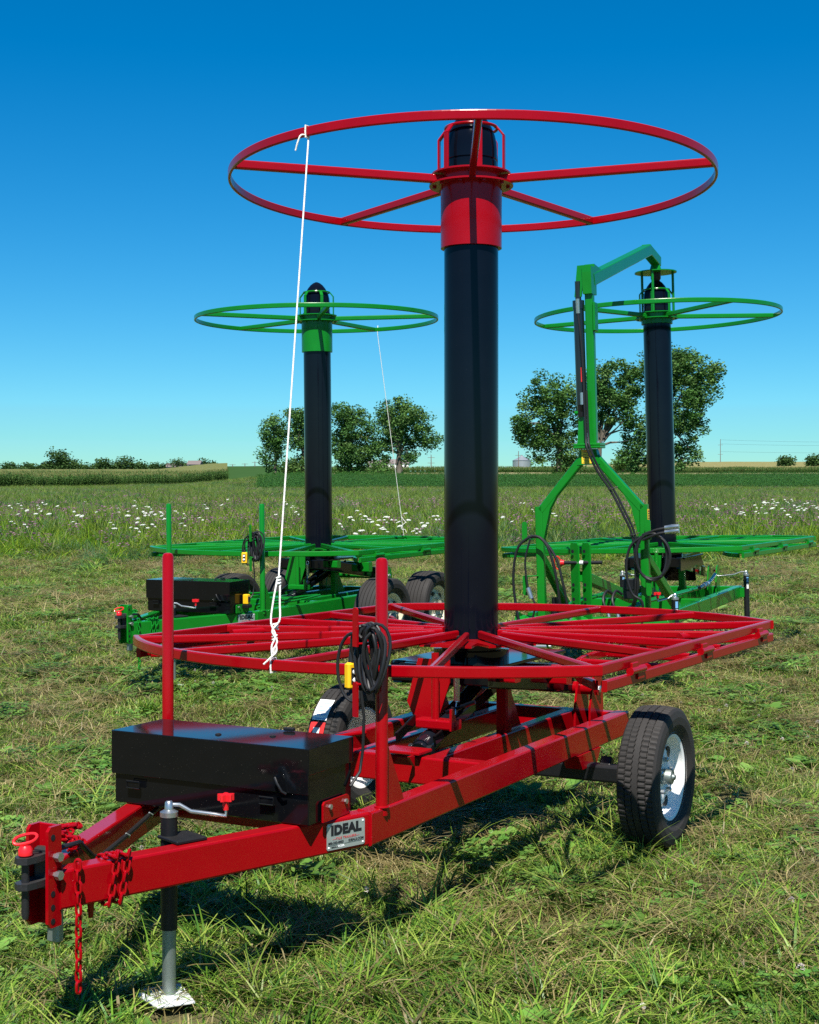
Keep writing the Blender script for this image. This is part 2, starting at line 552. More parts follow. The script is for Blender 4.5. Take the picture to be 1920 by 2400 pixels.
def jack(root, x, y, top, ground, mat_tube='black', label_marks=True, knob_dir=(.35, .25)):
    j = put('jack', G().tube([(x, y, .25 + ground), (x, y, top)], .0285, 20), mat_tube, root)
    inner = put('inner_tube', G().tube([(x, y, ground + .012), (x, y, ground + .30)], .0235, 18), 'galv', j)
    f = G().box((x, y, ground + .022), (.20, .13, .008), .9, b=.003)
    f.tube([(x + .062, y - .07, ground + .03), (x + .10, y + .02, ground + .03)], .012, 8)
    f.lathe([(.035, ground + .014), (.030, ground + .03)], 16, (x, y, 0))
    put('foot_plate', f, 'foot', j)
    cap = G().lathe([(.031, top - .012), (.031, top + .004), (.016, top + .012), (.014, top + .035), (.010, top + .04)], 18, (x, y, 0))
    put('jack_cap', cap, 'zinc', j)
    kx, ky = knob_dir
    pts = [(x, y, top + .028), (x + kx * .18, y + ky * .18, top + .026), (x + kx * .38, y + ky * .38, top + .002), (x + kx * .8, y + ky * .8, top - .012), (x + kx, y + ky, top - .018), (x + kx, y + ky, top + .01)]
    put('crank_handle', G().tube(pts, .0075, 10), 'zinc', j)
    kn = []
    for i in range(30):
        an = 2 * math.pi * i / 30
        kn.append(((.024 + .007 * math.cos(5 * an)) * math.cos(an), (.024 + .007 * math.cos(5 * an)) * math.sin(an)))
    g = G().prism(kn, .022, (x + kx, y + ky, top + .045), (1, 0, 0), (0, 1, 0))
    g.lathe([(.010, top + .002), (.013, top + .035)], 12, (x + kx, y + ky, 0))
    put('crank_knob', g, 'red_plastic', j)
    return j

def name_plate(root, o, ux, w=.176, h=.096, full=True):
    """aluminium plate with lettering; ux runs along the words"""
    n = Vector(ux).normalized().cross(Vector((0, 0, 1)))
    o = Vector(o)
    p = G().prism([(-w / 2 + .005, -h / 2), (w / 2 - .005, -h / 2), (w / 2, -h / 2 + .005), (w / 2, h / 2 - .005), (w / 2 - .005, h / 2), (-w / 2 + .005, h / 2), (-w / 2, h / 2 - .005), (-w / 2, -h / 2 + .005)], .002, o + n * .0015, ux, (0, 0, 1))
    pl = put('name_plate', p, 'alu', root)
    def tx(body, x, z, size, mat, bold=0.0, sp=1.0, al='CENTER', sx=1.0):
        me = text_mesh(body, size, bold, sp, al, sx)
        me.transform(frame_mat(o + n * .0031 + Vector(ux).normalized() * x + Vector((0, 0, z)), ux, (0, 0, 1)))
        me.name = 'lettering'; me.materials.clear(); me.materials.append(M[mat])
        put('lettering', me, None, pl)
    tx("IDEAL", 0, .020, .047, 'ink', .0031, 1.08, sx=1.05)
    tx("TILE TRAILERS", 0, -.010, .012, 'ink_red', .0002, 1.25)
    tx("800-332-0003", -w / 2 + .006, -.024, .0125, 'ink', .0003, 1.0, 'LEFT')
    tx("IDEALII.COM", w / 2 - .006, -.024, .0125, 'ink', .0003, 1.0, 'RIGHT')
    tx("SERIAL #", -w / 2 + .020, -.039, .0085, 'ink', 0, 1.0, 'LEFT')
    tx("01506", -w / 2 + .050, -.038, .012, 'white_plastic', .0003, 1.0, 'LEFT')
    u = Vector(ux).normalized()
    for a_, b_, z_ in ((-.062, -.046, -.011), (.046, .062, -.011), (-w / 2 + .006, w / 2 - .006, -.0315)):
        put('rule_line', G().beam(o + n * .003 + u * a_ + Vector((0, 0, z_)), o + n * .003 + u * b_ + Vector((0, 0, z_)), .0008, .001, r=.0002), 'ink_red' if z_ > -.02 else 'ink', pl)
    for a_ in (-1, 1):
        for b_ in (-1, 1):
            c = o + u * (a_ * (w / 2 - .009)) + Vector((0, 0, b_ * (h / 2 - .009)))
            put('rivet', G().tube([c + n * .002, c + n * .0045], [.0048, .003], 10), 'white_plastic', pl)
    return pl

def toolbox(root, x0, x1, yb, z0, z1):
    cx, cy, lx, ly = (x0 + x1) / 2, 0.0, x1 - x0, 2 * yb
    b = put('toolbox', G().box((cx - .004, cy, (z0 + z1 - .012) / 2), (lx - .014, ly - .012, z1 - z0 - .012), b=.004), 'black_gloss', root)
    lid = G().box((cx, cy, z1 - .006), (lx + .004, ly + .004, .012), b=.004)
    lid.box((x1 - .0015, cy, z1 - .085), (.007, ly, .155), b=.002)
    lid.box((cx, yb - .001, z1 - .05), (lx, .006, .085), b=.002)
    lid.box((cx, -yb + .001, z1 - .05), (lx, .006, .085), b=.002)
    put('lid', lid, 'black_gloss', b)
    for y in (-.33 * yb / .44, .27 * yb / .44):
        l = G().box((x1 + .006, y, z0 + .075 if y < 0 else z0 + .075), (.004, .062, .026), b=.001)
        put('latch', l, 'black_gloss', b)
        w = G().tube([(x1 + .012, y - .030, z0 + .066), (x1 + .012, y + .030, z0 + .066), (x1 + .012, y + .030, z0 + .092), (x1 + .012, y - .030, z0 + .092)], .0018, 6, closed=True)
        put('latch_wire', w, 'black', b)
    hk = G().tube([(x1 + .006, .315, z0 + .15), (x1 + .022, .315, z0 + .165), (x1 + .026, .325, z0 + .15), (x1 + .018, .34, z0 + .12), (x1 + .008, .352, z0 + .11)], .005, 8)
    put('hook', hk, 'black', b)
    for y in (-.02, .18):
        put('vent_bolt', G().lathe([(.012, z1), (.012, z1 + .003), (.006, z1 + .006)], 12, (cx + .06 - abs(y) * .4, y, 0)), 'black', b)
    kb = G().box((x0 + .015, .17, z1 + .008), (.02, .045, .012), b=.003)
    put('hasp', kb, 'black', b)
    return b

def pendant(owner_label, root_mat, local, loops, boxat, tail, face, big):
    """push-button control hung with its coiled cable on the two hooks of a guide post (things of their own)"""
    t = thing('pendant_control', owner_label, 'control', group=None)
    t.matrix_world = root_mat
    pts = []
    cx, cy, cz = local
    rr = random.Random(11)
    ax, az = loops
    for k in range(11):
        da = rr.uniform(-.012, .012); db = rr.uniform(-.012, .016); sh = (k - 5) * .0085
        a2 = ax * (1 + rr.uniform(-.10, .12)); b2 = az * (1 + rr.uniform(-.04, .06))
        for i in range(20):
            an = 2 * math.pi * i / 20
            lat = a2 * math.sin(an) * (.75 + .25 * math.cos(an))
            pts.append((cx + .014 * math.sin(an * 2 + k) + (k - 5) * .004 + .016, cy + lat + sh + da, cz + db + b2 * math.cos(an)))
    put('cable', G().tube(pts, .0066, 8), 'cable', t)
    big_loop = [(cx + .03, cy - ax * 1.0 + ax * 1.25 * math.cos(an), cz - .03 + az * 1.08 * math.sin(an)) for an in [R(60 + 230 * i / 22) for i in range(23)]]
    put('cable', G().tube(big_loop, .0066, 8), 'cable', t)
    put('cable', G().tube(tail, .0060, 8), 'cable', t)
    bx, by, bz = boxat
    b = G().box((0, 0, 0), (.032, .050, .100), b=.011)
    bo = put('control_box', b, 'yellow', t, loc=boxat, rot=face)
    pad = put('button_plate', G().box((.0160, 0, 0), (.004, .026, .062), b=.006), 'ink', bo)
    for z in (-.015, .015):
        put('button', G().lathe([(.0095, .019), (.0095, .024), (.007, .026)], 14, (0, 0, z), axis='x'), 'white_plastic', bo)
    put('cable_gland', G().tube([(0, 0, .05), (0, 0, .09)], [.013, .008], 10), 'cable', bo)
    put('cable', G().tube([(bx, by, bz + .08), (bx + .005, by + .01, bz + .14), (cx + .01, cy - ax * .4, cz + az * .9)], .0066, 8), 'cable', t)
    return t
# ------------------------------------------------------------------ drawbar trailers
ZR = .558
def build_trailer(label, loc, rotz, mat, tandem, rim_mat, tilt=(0, 0), spoke_world=-91.0, table_rot=-2.3, group=None):
    root = thing('tile_trailer', label, 'trailer', loc, (tilt[0], tilt[1], R(rotz)))
    zc = ZR - .0625
    yr = .478
    for s in (-1, 1):
        sr = put('side_rail', G().beam((-.90, s * yr, zc), (1.915, s * yr, zc), .075, .125), mat, root)
        tb = put('tongue_beam', G().beam((1.885, s * (yr - .002), zc), (3.065, s * .032, zc), .074, .123), mat, root)
        put('weld_seam', G().tube([(1.90, s * (yr + .038), zc + .055), (1.90, s * (yr - .03), zc + .0635)], .004, 6), mat, tb)
        gp = G().tube([(1.814, s * .50, ZR - .03), (1.814, s * .50, 1.475), (1.814, s * .50, 1.487), (1.814, s * .50, 1.4915)], [.0235, .0235, .019, .009], 24)
        gpo = put('guide_post', gp, mat, root)
        put('gusset', G().prism([(0, 0), (-.15, 0), (-.013, .245), (0, .245)], .009, (1.798, s * .50, ZR + .001)), mat, gpo)
        put('weld_ring', G().tube([(1.814 + .026 * math.cos(a_), s * .50 + .026 * math.sin(a_), ZR + .002) for a_ in [i * math.pi / 8 for i in range(16)]], .005, 6, closed=True), mat, gpo)
    # cross members
    put('cross_member', G().beam((.80, -yr + .037, zc - .001), (.80, yr - .037, zc - .001), .075, .122), mat, root)
    put('cross_member', G().beam((-.862, -yr + .036, zc - .001), (-.862, yr - .036, zc - .001), .073, .122), mat, root)
    put('cross_member', G().beam((1.865, -yr + .036, zc - .012), (1.865, yr - .036, zc - .012), .06, .09), mat, root)
    for s in (-1, 1):
        put('inner_rail', G().beam((.765, s * .19, zc + .0005), (-.827, s * .19, zc + .0005), .07, .118), mat, root)
        # upright between inner rail and the tilting cradle
        up = put('upright', G().beam((.02, s * .19, ZR - .01), (.02, s * .19, .83), .062, .062, up=(1, 0, 0)), mat, root)
        put('gusset', G().prism([(-.03, 0), (-.20, 0), (-.03, .26)], .008, (.02, s * .19, ZR + .002)), mat, up)
        # ears that carry the pivot at the rear
        ear = G().prism([(-.10, -.10), (.09, -.10), (.09, .02), (.05, .15), (.03, .19), (-.03, .205), (-.075, .17), (-.10, .05)], .012, (-.74, s * .30, ZR + .02))
        ear.prism([(-.10, -.10), (.09, -.10), (.09, .02), (.05, .15), (.03, .19), (-.03, .205), (-.075, .17), (-.10, .05)], .012, (-.74, s * .385, ZR + .02))
        eo = put('pivot_ear', ear, mat, root)
        put('pivot_bolt', G().lathe([(.020, .392), (.020, .408), (.012, .412)], 6, (-.75, 0, ZR + .13), axis='y') if s > 0 else G().lathe([(.020, -.392), (.020, -.408)], 6, (-.75, 0, ZR + .13), axis='y'), 'zinc', eo)
    put('pivot_tube', G().tube([(-.75, -.40, ZR + .13), (-.75, .40, ZR + .13)], .034, 18), mat, root)
    # tilting cradle: black channel frame under the table, bearing plate and slew post
    cr = G()
    for s in (-1, 1):
        cr.beam((-.75, s * .235, ZR + .16), (.34, s * .235, .865), .05, .11)
    cr.box((-.12, 0, .905), (.86, .58, .016), b=.003)
    cr.beam((.33, -.26, .865), (.33, .26, .865), .06, .09)
    cr.lathe([(.19, .912), (.19, .955), (.15, .958), (.15, 1.0)], 32)
    co = put('tilt_cradle', cr, 'black_gloss', root)
    put('cradle_beam', G().beam((-.42, -.36, .80), (-.42, .36, .80), .075, .10), mat, co)
    put('cradle_beam', G().beam((.19, -.34, .862), (.19, .34, .862), .07, .07), mat, co)
    # lift cylinder, lying aslant
    for s in (-.0,):
        cy = put('lift_cylinder', G().tube([(.62, .03, ZR - .02), (-.10, .03, .80)], .042, 20), 'hyd', root)
        put('piston_rod', G().tube([(-.08, .03, .792), (-.33, .03, .872)], .019, 14), 'zinc', cy)
        put('clevis', G().tube([(.60, -.03, ZR - .012), (.60, .09, ZR - .012)], .022, 12), 'black', cy)
        put('cylinder_cap', G().tube([(.60, .03, ZR - .0132), (.50, .03, .577)], .050, 20), 'hyd', cy)
        put('oil_pipe', G().tube([(.52, .085, .60), (.1, .085, .76), (-.05, .085, .81)], .011, 8), 'hyd', cy)
    for s in (-1, 1):
        put('cradle_strut', G().beam((.60, s * .10, ZR + .03), (-.30, s * .14, .85), .012, .05), 'black_gloss', root)
    # locking device in front of the table
    lk = G().prism([(0, 0), (.10, .02), (.17, .22), (.17, .33), (.0, .33), (-.06, .12)], .009, (.40, -.09, ZR + .055), (0, 1, 0), (0, 0, 1))
    lko = put('latch_plate', lk, mat, root)
    put('latch_channel', G().beam((.50, -.03, ZR + .095), (.50, .17, ZR + .095), .08, .045), mat, lko)
    put('latch_pin', G().tube([(.505, .055, ZR + .01), (.505, .055, .985)], .0185, 16), mat, root)
    put('latch_tab', G().prism([(0, 0), (.05, 0), (.05, .10), (.03, .10), (0, .05)], .010, (.515, .165, ZR + .075), (1, 0, 0), (0, 0, 1)), mat, lko)
    rest = put('latch_rest', G().box((.805, .06, ZR + .016), (.13, .20, .014), b=.003), mat, root)
    for yy in (-.0, .13):
        put('rest_bracket', G().prism([(0, 0), (.05, 0), (0, -.05)], .012, (.865, yy, ZR + .01)), mat, rest)
    sp = [(.47 + .013 * math.cos(a_), .150 + .013 * math.sin(a_), .76 + .0040 * a_ / (2 * math.pi) + .0) for a_ in [i * math.pi / 4 for i in range(8 * 28)]]
    spo = put('coil_spring', G().tube(sp, .0030, 5), 'spring', root)
    put('spring_hook', G().tube([(.47, .150 + .014 * math.cos(a_), .889 + .016 * math.sin(a_)) for a_ in [i * math.pi / 7 for i in range(14)]], .0028, 6, closed=True), 'spring', spo)
    put('spring_hook', G().tube([(.47, .150, .76), (.48, .150, .735), (.50, .158, .70)], .0028, 6), 'spring', spo)
    put('lever', G().beam((.48, .10, .705), (.48, .25, .765), .016, .02), 'black_gloss', root)
    # hydraulic pipes along the rails
    for s in ((-1, 1) if tandem else (-1,)):
        for k in (0, 1):
            put('oil_pipe', G().tube([(1.80, s * (.43 - .03 * k), ZR + .022 + .02 * k), (.95, s * (.40 - .03 * k), ZR + .028 + .02 * k), (.55, s * (.33 - .03 * k), ZR + .03)], .011, 10), mat, root)
    # axle
    if not tandem:
        put('axle', G().beam((-.294, -.79, .335), (-.294, .79, .335), .085, .085, r=.012), 'black', root)
        for s in (-1, 1):
            put('axle_mount', G().prism([(-.16, 0), (.16, 0), (.10, -.075), (-.10, -.075)], .09, (-.294, s * .478, ZR - .124)), mat, root)
            put('axle_arm', G().beam((-.34, s * .60, .40), (-.294, s * .60, .33), .06, .05), 'black', root)
            w = build_wheel(root, -.294, s * .875, .345, .345, .205, .210, rim_mat, 5, True, s, .12)
        # paper label still stuck on the tread of the far tyre
        lb = G(); vs = []; n = 14; r_ = .3475
        def strip(a0, a1, y0, y1):
            g = G(); vv = []
            for i in range(n + 1):
                an = R(a0 + (a1 - a0) * i / n)
                vv += [(-.294 + r_ * math.cos(an), y0, .345 + r_ * math.sin(an)), (-.294 + r_ * math.cos(an), y1, .345 + r_ * math.sin(an))]
            return g.add(vv, [(2 * i, 2 * i + 1, 2 * i + 3, 2 * i + 2) for i in range(n)])
        pa = put('tyre_label', strip(32, 54, -.945, -.855), 'paper', root)
        put('label_band', strip(8, 30, -.945, -.855), 'paper_red', pa)
        r_ = .3485
        put('label_print', strip(17, 25, -.922, -.882), 'paper', pa)
        for i in range(5):
            put('label_print', strip(33 + 4 * i, 33.8 + 4 * i, -.930 + .004 * (i % 2), -.860 - .006 * (i % 3)), 'ink_blue', pa)
        for i in range(3):
            put('label_print', strip(9.5 + 2.4 * i, 10.3 + 2.4 * i, -.925, -.875 - .006 * i), 'paper', pa)
    else:
        for s in (-1, 1):
            wb = put('walking_beam', G().beam((.28, s * .62, .40), (-.76, s * .62, .40), .07, .10), mat, root)
            put('beam_pivot', G().tube([(-.24, s * .50, .42), (-.24, s * .68, .42)], .045, 16), mat, wb)
            for x in (.26, -.74):
                build_wheel(root, x, s * .86, .375, .375, .285, .228, rim_mat, 6, False, s, .42)
                put('stub_axle', G().tube([(x, s * .60, .375), (x, s * .82, .375)], .035, 14), 'black', root)
        put('axle', G().beam((-.24, -.55, .41), (-.24, .55, .41), .09, .09), mat, root)
    # tool box and its bolted brackets
    toolbox(root, 1.925, 2.234, .4405, ZR + .002, .834)
    for s in (-1, 1):
        br = put('box_bracket', G().prism([(-.05, 0), (.13, 0), (.13, .062), (.12, .072), (-.04, .072), (-.05, .062)], .008, (2.02, s * .447, ZR + .002)), mat, root)
        for x in (2.0, 2.11):
            put('bolt', G().lathe([(.010, s * .452), (.010, s * .460)], 6, (x, 0, ZR + .052), axis='y'), 'zinc', br)
    # drawbar head: drilled channel, clevis, pin
    hx = 3.10
    ch = G().box((hx - .03, 0.01, .54), (.012, .082, .315), b=.003)
    for s in (-1, 1):
        ch.prism([(-.035, -.155), (.012, -.155), (.024, -.14), (.024, .145), (.012, .158), (-.035, .158)], .012, (hx, .01 + s * .040, .54))
    chd = put('drawbar_channel', ch, mat, root)
    for s in (-1, 1):
        for z in (.405, .448, .49, .665):
            put('bolt_hole', G().lathe([(.0095, .01 + s * .0463), (.0095, .01 + s * .0472)], 14, (hx + .004, 0, z), axis='y'), 'ink', chd)
    for z in (.548, .605):
        b = G().lathe([(.010, .054), (.010, .066), (.015, .067), (.015, .082)], 6, (hx - .004, 0, z), axis='y')
        put('bolt', b, 'zinc', chd)
    cl = G().box((hx - .006, .01, .565), (.03, .064, .13), b=.008)
    for z in (.607, .528):
        cl.prism([(0, -.032), (.06, -.032), (.095, -.026), (.110, 0), (.095, .026), (.06, .032), (0, .032)], .020, (hx, .01, z), (1, 0, 0), (0, 1, 0))
    put('clevis', cl, 'iron', root)
    px_ = hx + .075
    pin = put('hitch_pin', G().tube([(px_, .01, .425), (px_, .01, .44), (px_, .01, .625)], [.009, .0125, .0125], 14), 'iron', root)
    put('pin_head', G().lathe([(.016, .617), (.022, .622), (.022, .640), (.015, .650)], 18, (px_, .01, 0)), 'red_plastic', pin)
    hp = []
    e1, e2 = Vector((-.472, .882, .22)).normalized(), Vector((-.35, -.15, .92)).normalized()
    for i in range(20):
        an = 2 * math.pi * i / 20
        cx_ = math.copysign(abs(math.cos(an)) ** .7, math.cos(an))
        hp.append(Vector((px_ - .006, .004, .668)) + e1 * .037 * cx_ + e2 * .014 * math.sin(an))
    put('parking_stub', G().box((hx - .055, .012, .40), (.03, .05, .16), b=.006), 'galv', chd)
    put('pin_handle', G().tube(hp, .0052, 8, closed=True), 'red_plastic', pin)
    # jack
    jm = put('jack_mount', G().box((2.575, .150, ZR + .0065), (.12, .13, .011), -.36, b=.003), 'black', root)
    jack(root, 2.584, .102, .645, -gz(0, 0) + 0.0 if not tandem else -.03, knob_dir=(-.12, .15))
    if tandem:
        cb = put('plug_box', G().box((2.03, .475, ZR + .115), (.05, .05, .085), b=.006), 'yellow', root)
        put('plug_socket', G().box((2.03, .503, ZR + .115), (.028, .010, .045), b=.003), 'ink', cb)
        put('plug_bracket', G().box((2.03, .475, ZR + .055), (.07, .07, .03), b=.004), 'black', cb)
    # safety chains
    lm = link_mesh('link', mat)
    ca = put('safety_chain', G().tube([(3.03, .075, ZR - .02), (3.03, .095, ZR - .01), (3.03, .095, ZR + .012)], .006, 8), mat, root)
    pts = [(3.035, .096, ZR + .01), (3.037, .100, .44), (3.039, .102, .16)]
    chain(ca, pts, lm)
    # turns round the right tongue beam
    d = Vector((.936, -.352, 0)); nrm = Vector((.352, .936, 0))
    for k in (0, 1):
        c = Vector((2.86, .108, zc)) + d * (.040 * k)
        sl = d * .014
        loop = [c + nrm * .046 + Vector((0, 0, .073)) - sl, c + nrm * .046 + Vector((0, 0, -.068)) + sl, c - nrm * .02 + Vector((0, 0, -.074)) + sl, c - nrm * .046 + Vector((0, 0, -.06)), c - nrm * .046 + Vector((0, 0, .06)), c + Vector((0, 0, .073)), c + nrm * .04 + Vector((0, 0, .075))]
        chain(ca, loop, lm)
    pile = []
    rr = random.Random(3)
    for i in range(52):
        t_ = i / 51
        pile.append((3.0 - .20 * t_ + rr.uniform(-.04, .04), -.09 - .05 * math.sin(t_ * 9) + rr.uniform(-.025, .025), ZR + .012 + .05 * abs(math.sin(t_ * 5))))
    chain(ca, pile, lm)
    put('chain_tab', G().prism([(0, 0), (.03, 0), (.022, -.07), (.008, -.07)], .008, (2.93, .07, ZR - .11)), mat, ca)
    # wiring along the far tongue beam
    lw = [(3.08, .0, ZR + .03), (3.03, .02, ZR + .055), (2.93, .01, ZR + .05), (2.84, -.01, ZR - .02), (2.72, -.075, ZR - .05), (2.45, -.19, ZR - .05), (2.20, -.285, ZR - .035), (2.05, -.34, ZR - .03)]
    wl = put('wiring_loom', G().tube(lw, .009, 8), 'cable', root)
    for q in (4, 5, 6):
        p = Vector(lw[q])
        put('cable_tie', G().tube([p + Vector((.02, .012, .012)), p + Vector((.0, .013, .0)), p + Vector((-.01, .0, -.012))], .003, 6), 'alu', wl)
    # cable hooks on the near post
    for (z0, z1, zb) in ((1.165, 1.31, 1.175), (.905, 1.035, 1.025)):
        hkx = put('cable_hook', G().prism([(-.013, z0), (.013, z0), (.013, z1 - .008), (.006, z1), (-.006, z1), (-.013, z1 - .008)], .008, (1.915, .445, 0), (.35, .94, 0), (0, 0, 1)), mat, root)
        put('hook_arm', G().beam((1.83, .49, zb), (1.911, .447, zb), .022, .008), mat, hkx)
    # maker's plate on the outer face of the near tongue beam
    name_plate(root, Vector((1.90, .471, zc + .0)) + d * .115 + nrm * .0372, (-.936, .352, 0))
    build_reel(root, mat, spoke_world - rotz, table_rot, lean=None if tandem else (.0115, (.4718, -.8817, 0)))
    return root

red = build_trailer('red trailer with tall black mast, red hoop wheel on top and flat spoked table', (.311, 7.1667, 0), 241.85, 'red', False, 'white_rim', table_rot=-2.3)
gl = build_trailer('green drawbar trailer with black toolbox and two cream-rimmed wheels a side', (-.902, 14.3, .20), 243.0, 'green', True, 'cream_rim', tilt=(0, R(1.0)), spoke_world=-81, table_rot=-3)

bpy.context.view_layer.update()
def wm(o): return o.matrix_world.copy()
pendant('yellow push-button control with coiled black cable on red guide post', wm(red), (1.865, .482, 1.115), (.056, .118),
        (1.865, .398, 1.050), [(1.90, .46, 1.0), (1.895, .47, .90), (1.89, .462, .78), (1.90, .455, .70), (1.955, .446, .655)], (0, 0, R(68)), True)
pendant('yellow push-button control with coiled black cable on green guide post', wm(gl), (1.865, .475, 1.115), (.056, .118),
        (1.905, .375, 1.02), [(1.90, .46, 1.0), (1.895, .47, .90), (1.89, .462, .78), (1.90, .455, .70), (1.955, .446, .655)], (0, R(-6), R(20)), False)
# ------------------------------------------------------------------ green hitch-mounted reel with loading mast
def build_hitch_reel(label, loc, rotz, roll):
    mat = 'green'
    root = thing('hitch_mounted_reel', label, 'implement', loc)
    root.rotation_euler = (Matrix.Rotation(roll, 3, 'Y') @ Matrix.Rotation(R(rotz), 3, 'Z')).to_euler()
    zc = ZR - .0625
    AX = 2.50
    for s in (-1, 1):
        put('side_rail', G().beam((-.95, s * .56, zc), (AX - .04, s * .56, zc), .075, .125), mat, root)
        put('inner_rail', G().beam((.765, s * .19, zc), (-.877, s * .19, zc), .07, .118), mat, root)
        up = put('upright', G().beam((.02, s * .19, ZR - .01), (.02, s * .19, .83), .062, .062, up=(1, 0, 0)), mat, root)
        put('gusset', G().prism([(-.03, 0), (-.20, 0), (-.03, .26)], .008, (.02, s * .19, ZR + .002)), mat, up)
        ear = G().prism([(-.10, -.10), (.09, -.10), (.09, .02), (.05, .15), (.03, .19), (-.03, .205), (-.075, .17), (-.10, .05)], .012, (-.74, s * .30, ZR + .02))
        ear.prism([(-.10, -.10), (.09, -.10), (.09, .02), (.05, .15), (.03, .19), (-.03, .205), (-.075, .17), (-.10, .05)], .012, (-.74, s * .385, ZR + .02))
        put('pivot_ear', ear, mat, root)
        # arch leg, sloped arm and its gusset
        leg = put('arch_leg', G().beam((AX, s * .45, .30), (AX, s * .45, 1.46), .068, .068, up=(1, 0, 0), r=.01), mat, root)
        put('arch_arm', G().beam((AX, s * .435, 1.425), (AX, s * .02, 1.90), .066, .068, up=(1, 0, 0), r=.01), mat, root)
        put('arch_gusset', G().prism([(s * -.033, -.30), (s * -.034, .0), (s * -.18, .12), (s * -.10, -.02)], .064, (AX, s * .45, 1.46), (0, 1, 0), (0, 0, 1)), mat, leg)
        put('leg_brace', G().beam((AX - .03, s * .45, 1.02), (1.62, s * .50, ZR - .02), .06, .075), mat, root)
        put('lower_link_plate', G().prism([(-.06, 0), (.06, 0), (.06, -.16), (.02, -.22), (-.06, -.22)], .014, (AX + .03, s * .385, .46)), mat, root)
        put('lower_link_plate', G().prism([(-.06, 0), (.06, 0), (.06, -.16), (.02, -.22), (-.06, -.22)], .014, (AX + .03, s * .52, .46)), mat, root)
        put('link_pin', G().tube([(AX + .05, s * .36, .28), (AX + .05, s * .58, .28)], .016, 10), 'zinc', root)
        hk = put('hose_hook', G().prism([(-.022, 0), (.022, 0), (.022, .15), (.012, .165), (-.012, .165), (-.022, .15)], .012, (AX + .085, s * .53 - .03, 1.17), (0, 1, 0), (0, 0, 1)), mat, root)
        put('hook_arm', G().beam((AX + .03, s * .50, 1.185), (AX + .085, s * .53 - .03, 1.185), .03, .010), mat, hk)
        hk2 = put('hose_hook', G().prism([(-.022, -.15), (-.012, -.165), (.012, -.165), (.022, -.15), (.022, 0), (-.022, 0)], .012, (AX + .10, s * .53 - .03, .88), (0, 1, 0), (0, 0, 1)), mat, root)
        put('hook_arm', G().beam((AX + .03, s * .47, .875), (AX + .10, s * .53 - .03, .875), .03, .010), mat, hk2)
    put('cross_member', G().beam((.80, -.525, zc - .001), (.80, .525, zc - .001), .075, .122), mat, root)
    put('cross_member', G().beam((-.912, -.525, zc - .001), (-.912, .525, zc - .001), .073, .122), mat, root)
    put('front_bar', G().tube([(AX + .02, -.64, .475), (AX + .02, .64, .475)], .058, 18), mat, root)
    for y in (-.60, -.40, .34, .50, .62):
        put('bar_clamp', G().lathe([(.066, y - .018), (.066, y + .018)], 18, (AX + .02, 0, .475), axis='y'), mat, root)
    put('end_plate', G().prism([(-.14, -.08), (.08, -.08), (.10, .02), (.06, .09), (-.02, .09), (-.14, .04)], .012, (AX + .02, .655, .475)), mat, root)
    put('end_plate', G().prism([(-.14, -.08), (.08, -.08), (.10, .02), (.06, .09), (-.02, .09), (-.14, .04)], .012, (AX + .02, -.655, .475)), mat, root)
    # top link tower
    for y in (-.135, -.035):
        tp = put('top_link_plate', G().prism([(-.05, .42), (.05, .42), (.05, 1.13), (.035, 1.15), (-.035, 1.15), (-.05, 1.13)], .016, (AX + .05, y, 0), (.55, .83, 0), (0, 0, 1)), mat, root)
        for z in (1.08, .80, .68):
            put('pin_hole', G().tube([(AX + .05 + .02, y - .014, z), (AX + .05 + .021, y - .0145, z)], .016, 12), 'ink', tp)
    put('tower_brace', G().beam((AX + .02, -.08, .87), (1.15, -.02, ZR + .02), .075, .085), mat, root)
    tpn = put('top_link_pin', G().tube([(AX + .06, -.23, .985), (AX + .06, .10, .985)], .0155, 12), 'black', root)
    put('pin_head', G().tube([(AX + .06, -.255, .985), (AX + .06, -.225, .985)], [.028, .022], 14), 'red_plastic', tpn)
    put('pin_ring', G().tube([(AX + .06 + .012 * math.sin(a_), -.285 + .028 * math.cos(a_), .985 + .055 * math.sin(a_)) for a_ in [i * math.pi / 8 for i in range(16)]], .005, 6, closed=True), 'red_plastic', tpn)
    put('pin_sleeve', G().tube([(AX + .06, -.11, .985), (AX + .06, -.06, .985)], .0175, 12), 'white_plastic', tpn)
    # arch crown, flange, mast, boom
    cw = put('arch_crown', G().prism([(-.10, 1.80), (.10, 1.80), (.065, 1.93), (-.065, 1.93)], .075, (AX, 0, 0), (0, 1, 0), (0, 0, 1)), mat, root)
    fl = G().box((AX, 0, 1.945), (.17, .23, .020), b=.004)
    fl.box((AX, 0, 1.967), (.17, .23, .020), b=.004)
    flo = put('mast_flange', fl, mat, root)
    for dx in (-.07, .07):
        for dy in (-.095, .095):
            put('bolt', G().lathe([(.012, 1.976), (.012, 1.994)], 6, (AX + dx, dy, 0)), 'zinc', flo)
    put('boom_mast', G().beam((AX, .035, 1.975), (AX, .035, 3.40), .070, .070, up=(1, 0, 0), r=.012), mat, root)
    put('mast_lug', G().prism([(-.04, 0), (.04, 0), (.018, .26), (-.018, .26)], .02, (AX + .02, -.055, 1.975), (0, 1, 0), (0, 0, 1)), mat, root)
    put('mast_plate', G().box((AX, .080, 3.03), (.10, .02, .24), b=.006), mat, root)
    hd = put('boom_head', G().prism([(-.09, -.20), (.06, -.20), (.07, -.02), (.07, .03), (-.09, .03)], 0.078, (AX, .033, 3.42)), mat, root)
    put('head_lug', G().prism([(-.03, 0), (.03, 0), (.06, .26), (.0, .26)], .02, (AX + .045, -.05, 3.20), (0, 1, 0), (0, 0, 1)), mat, hd)
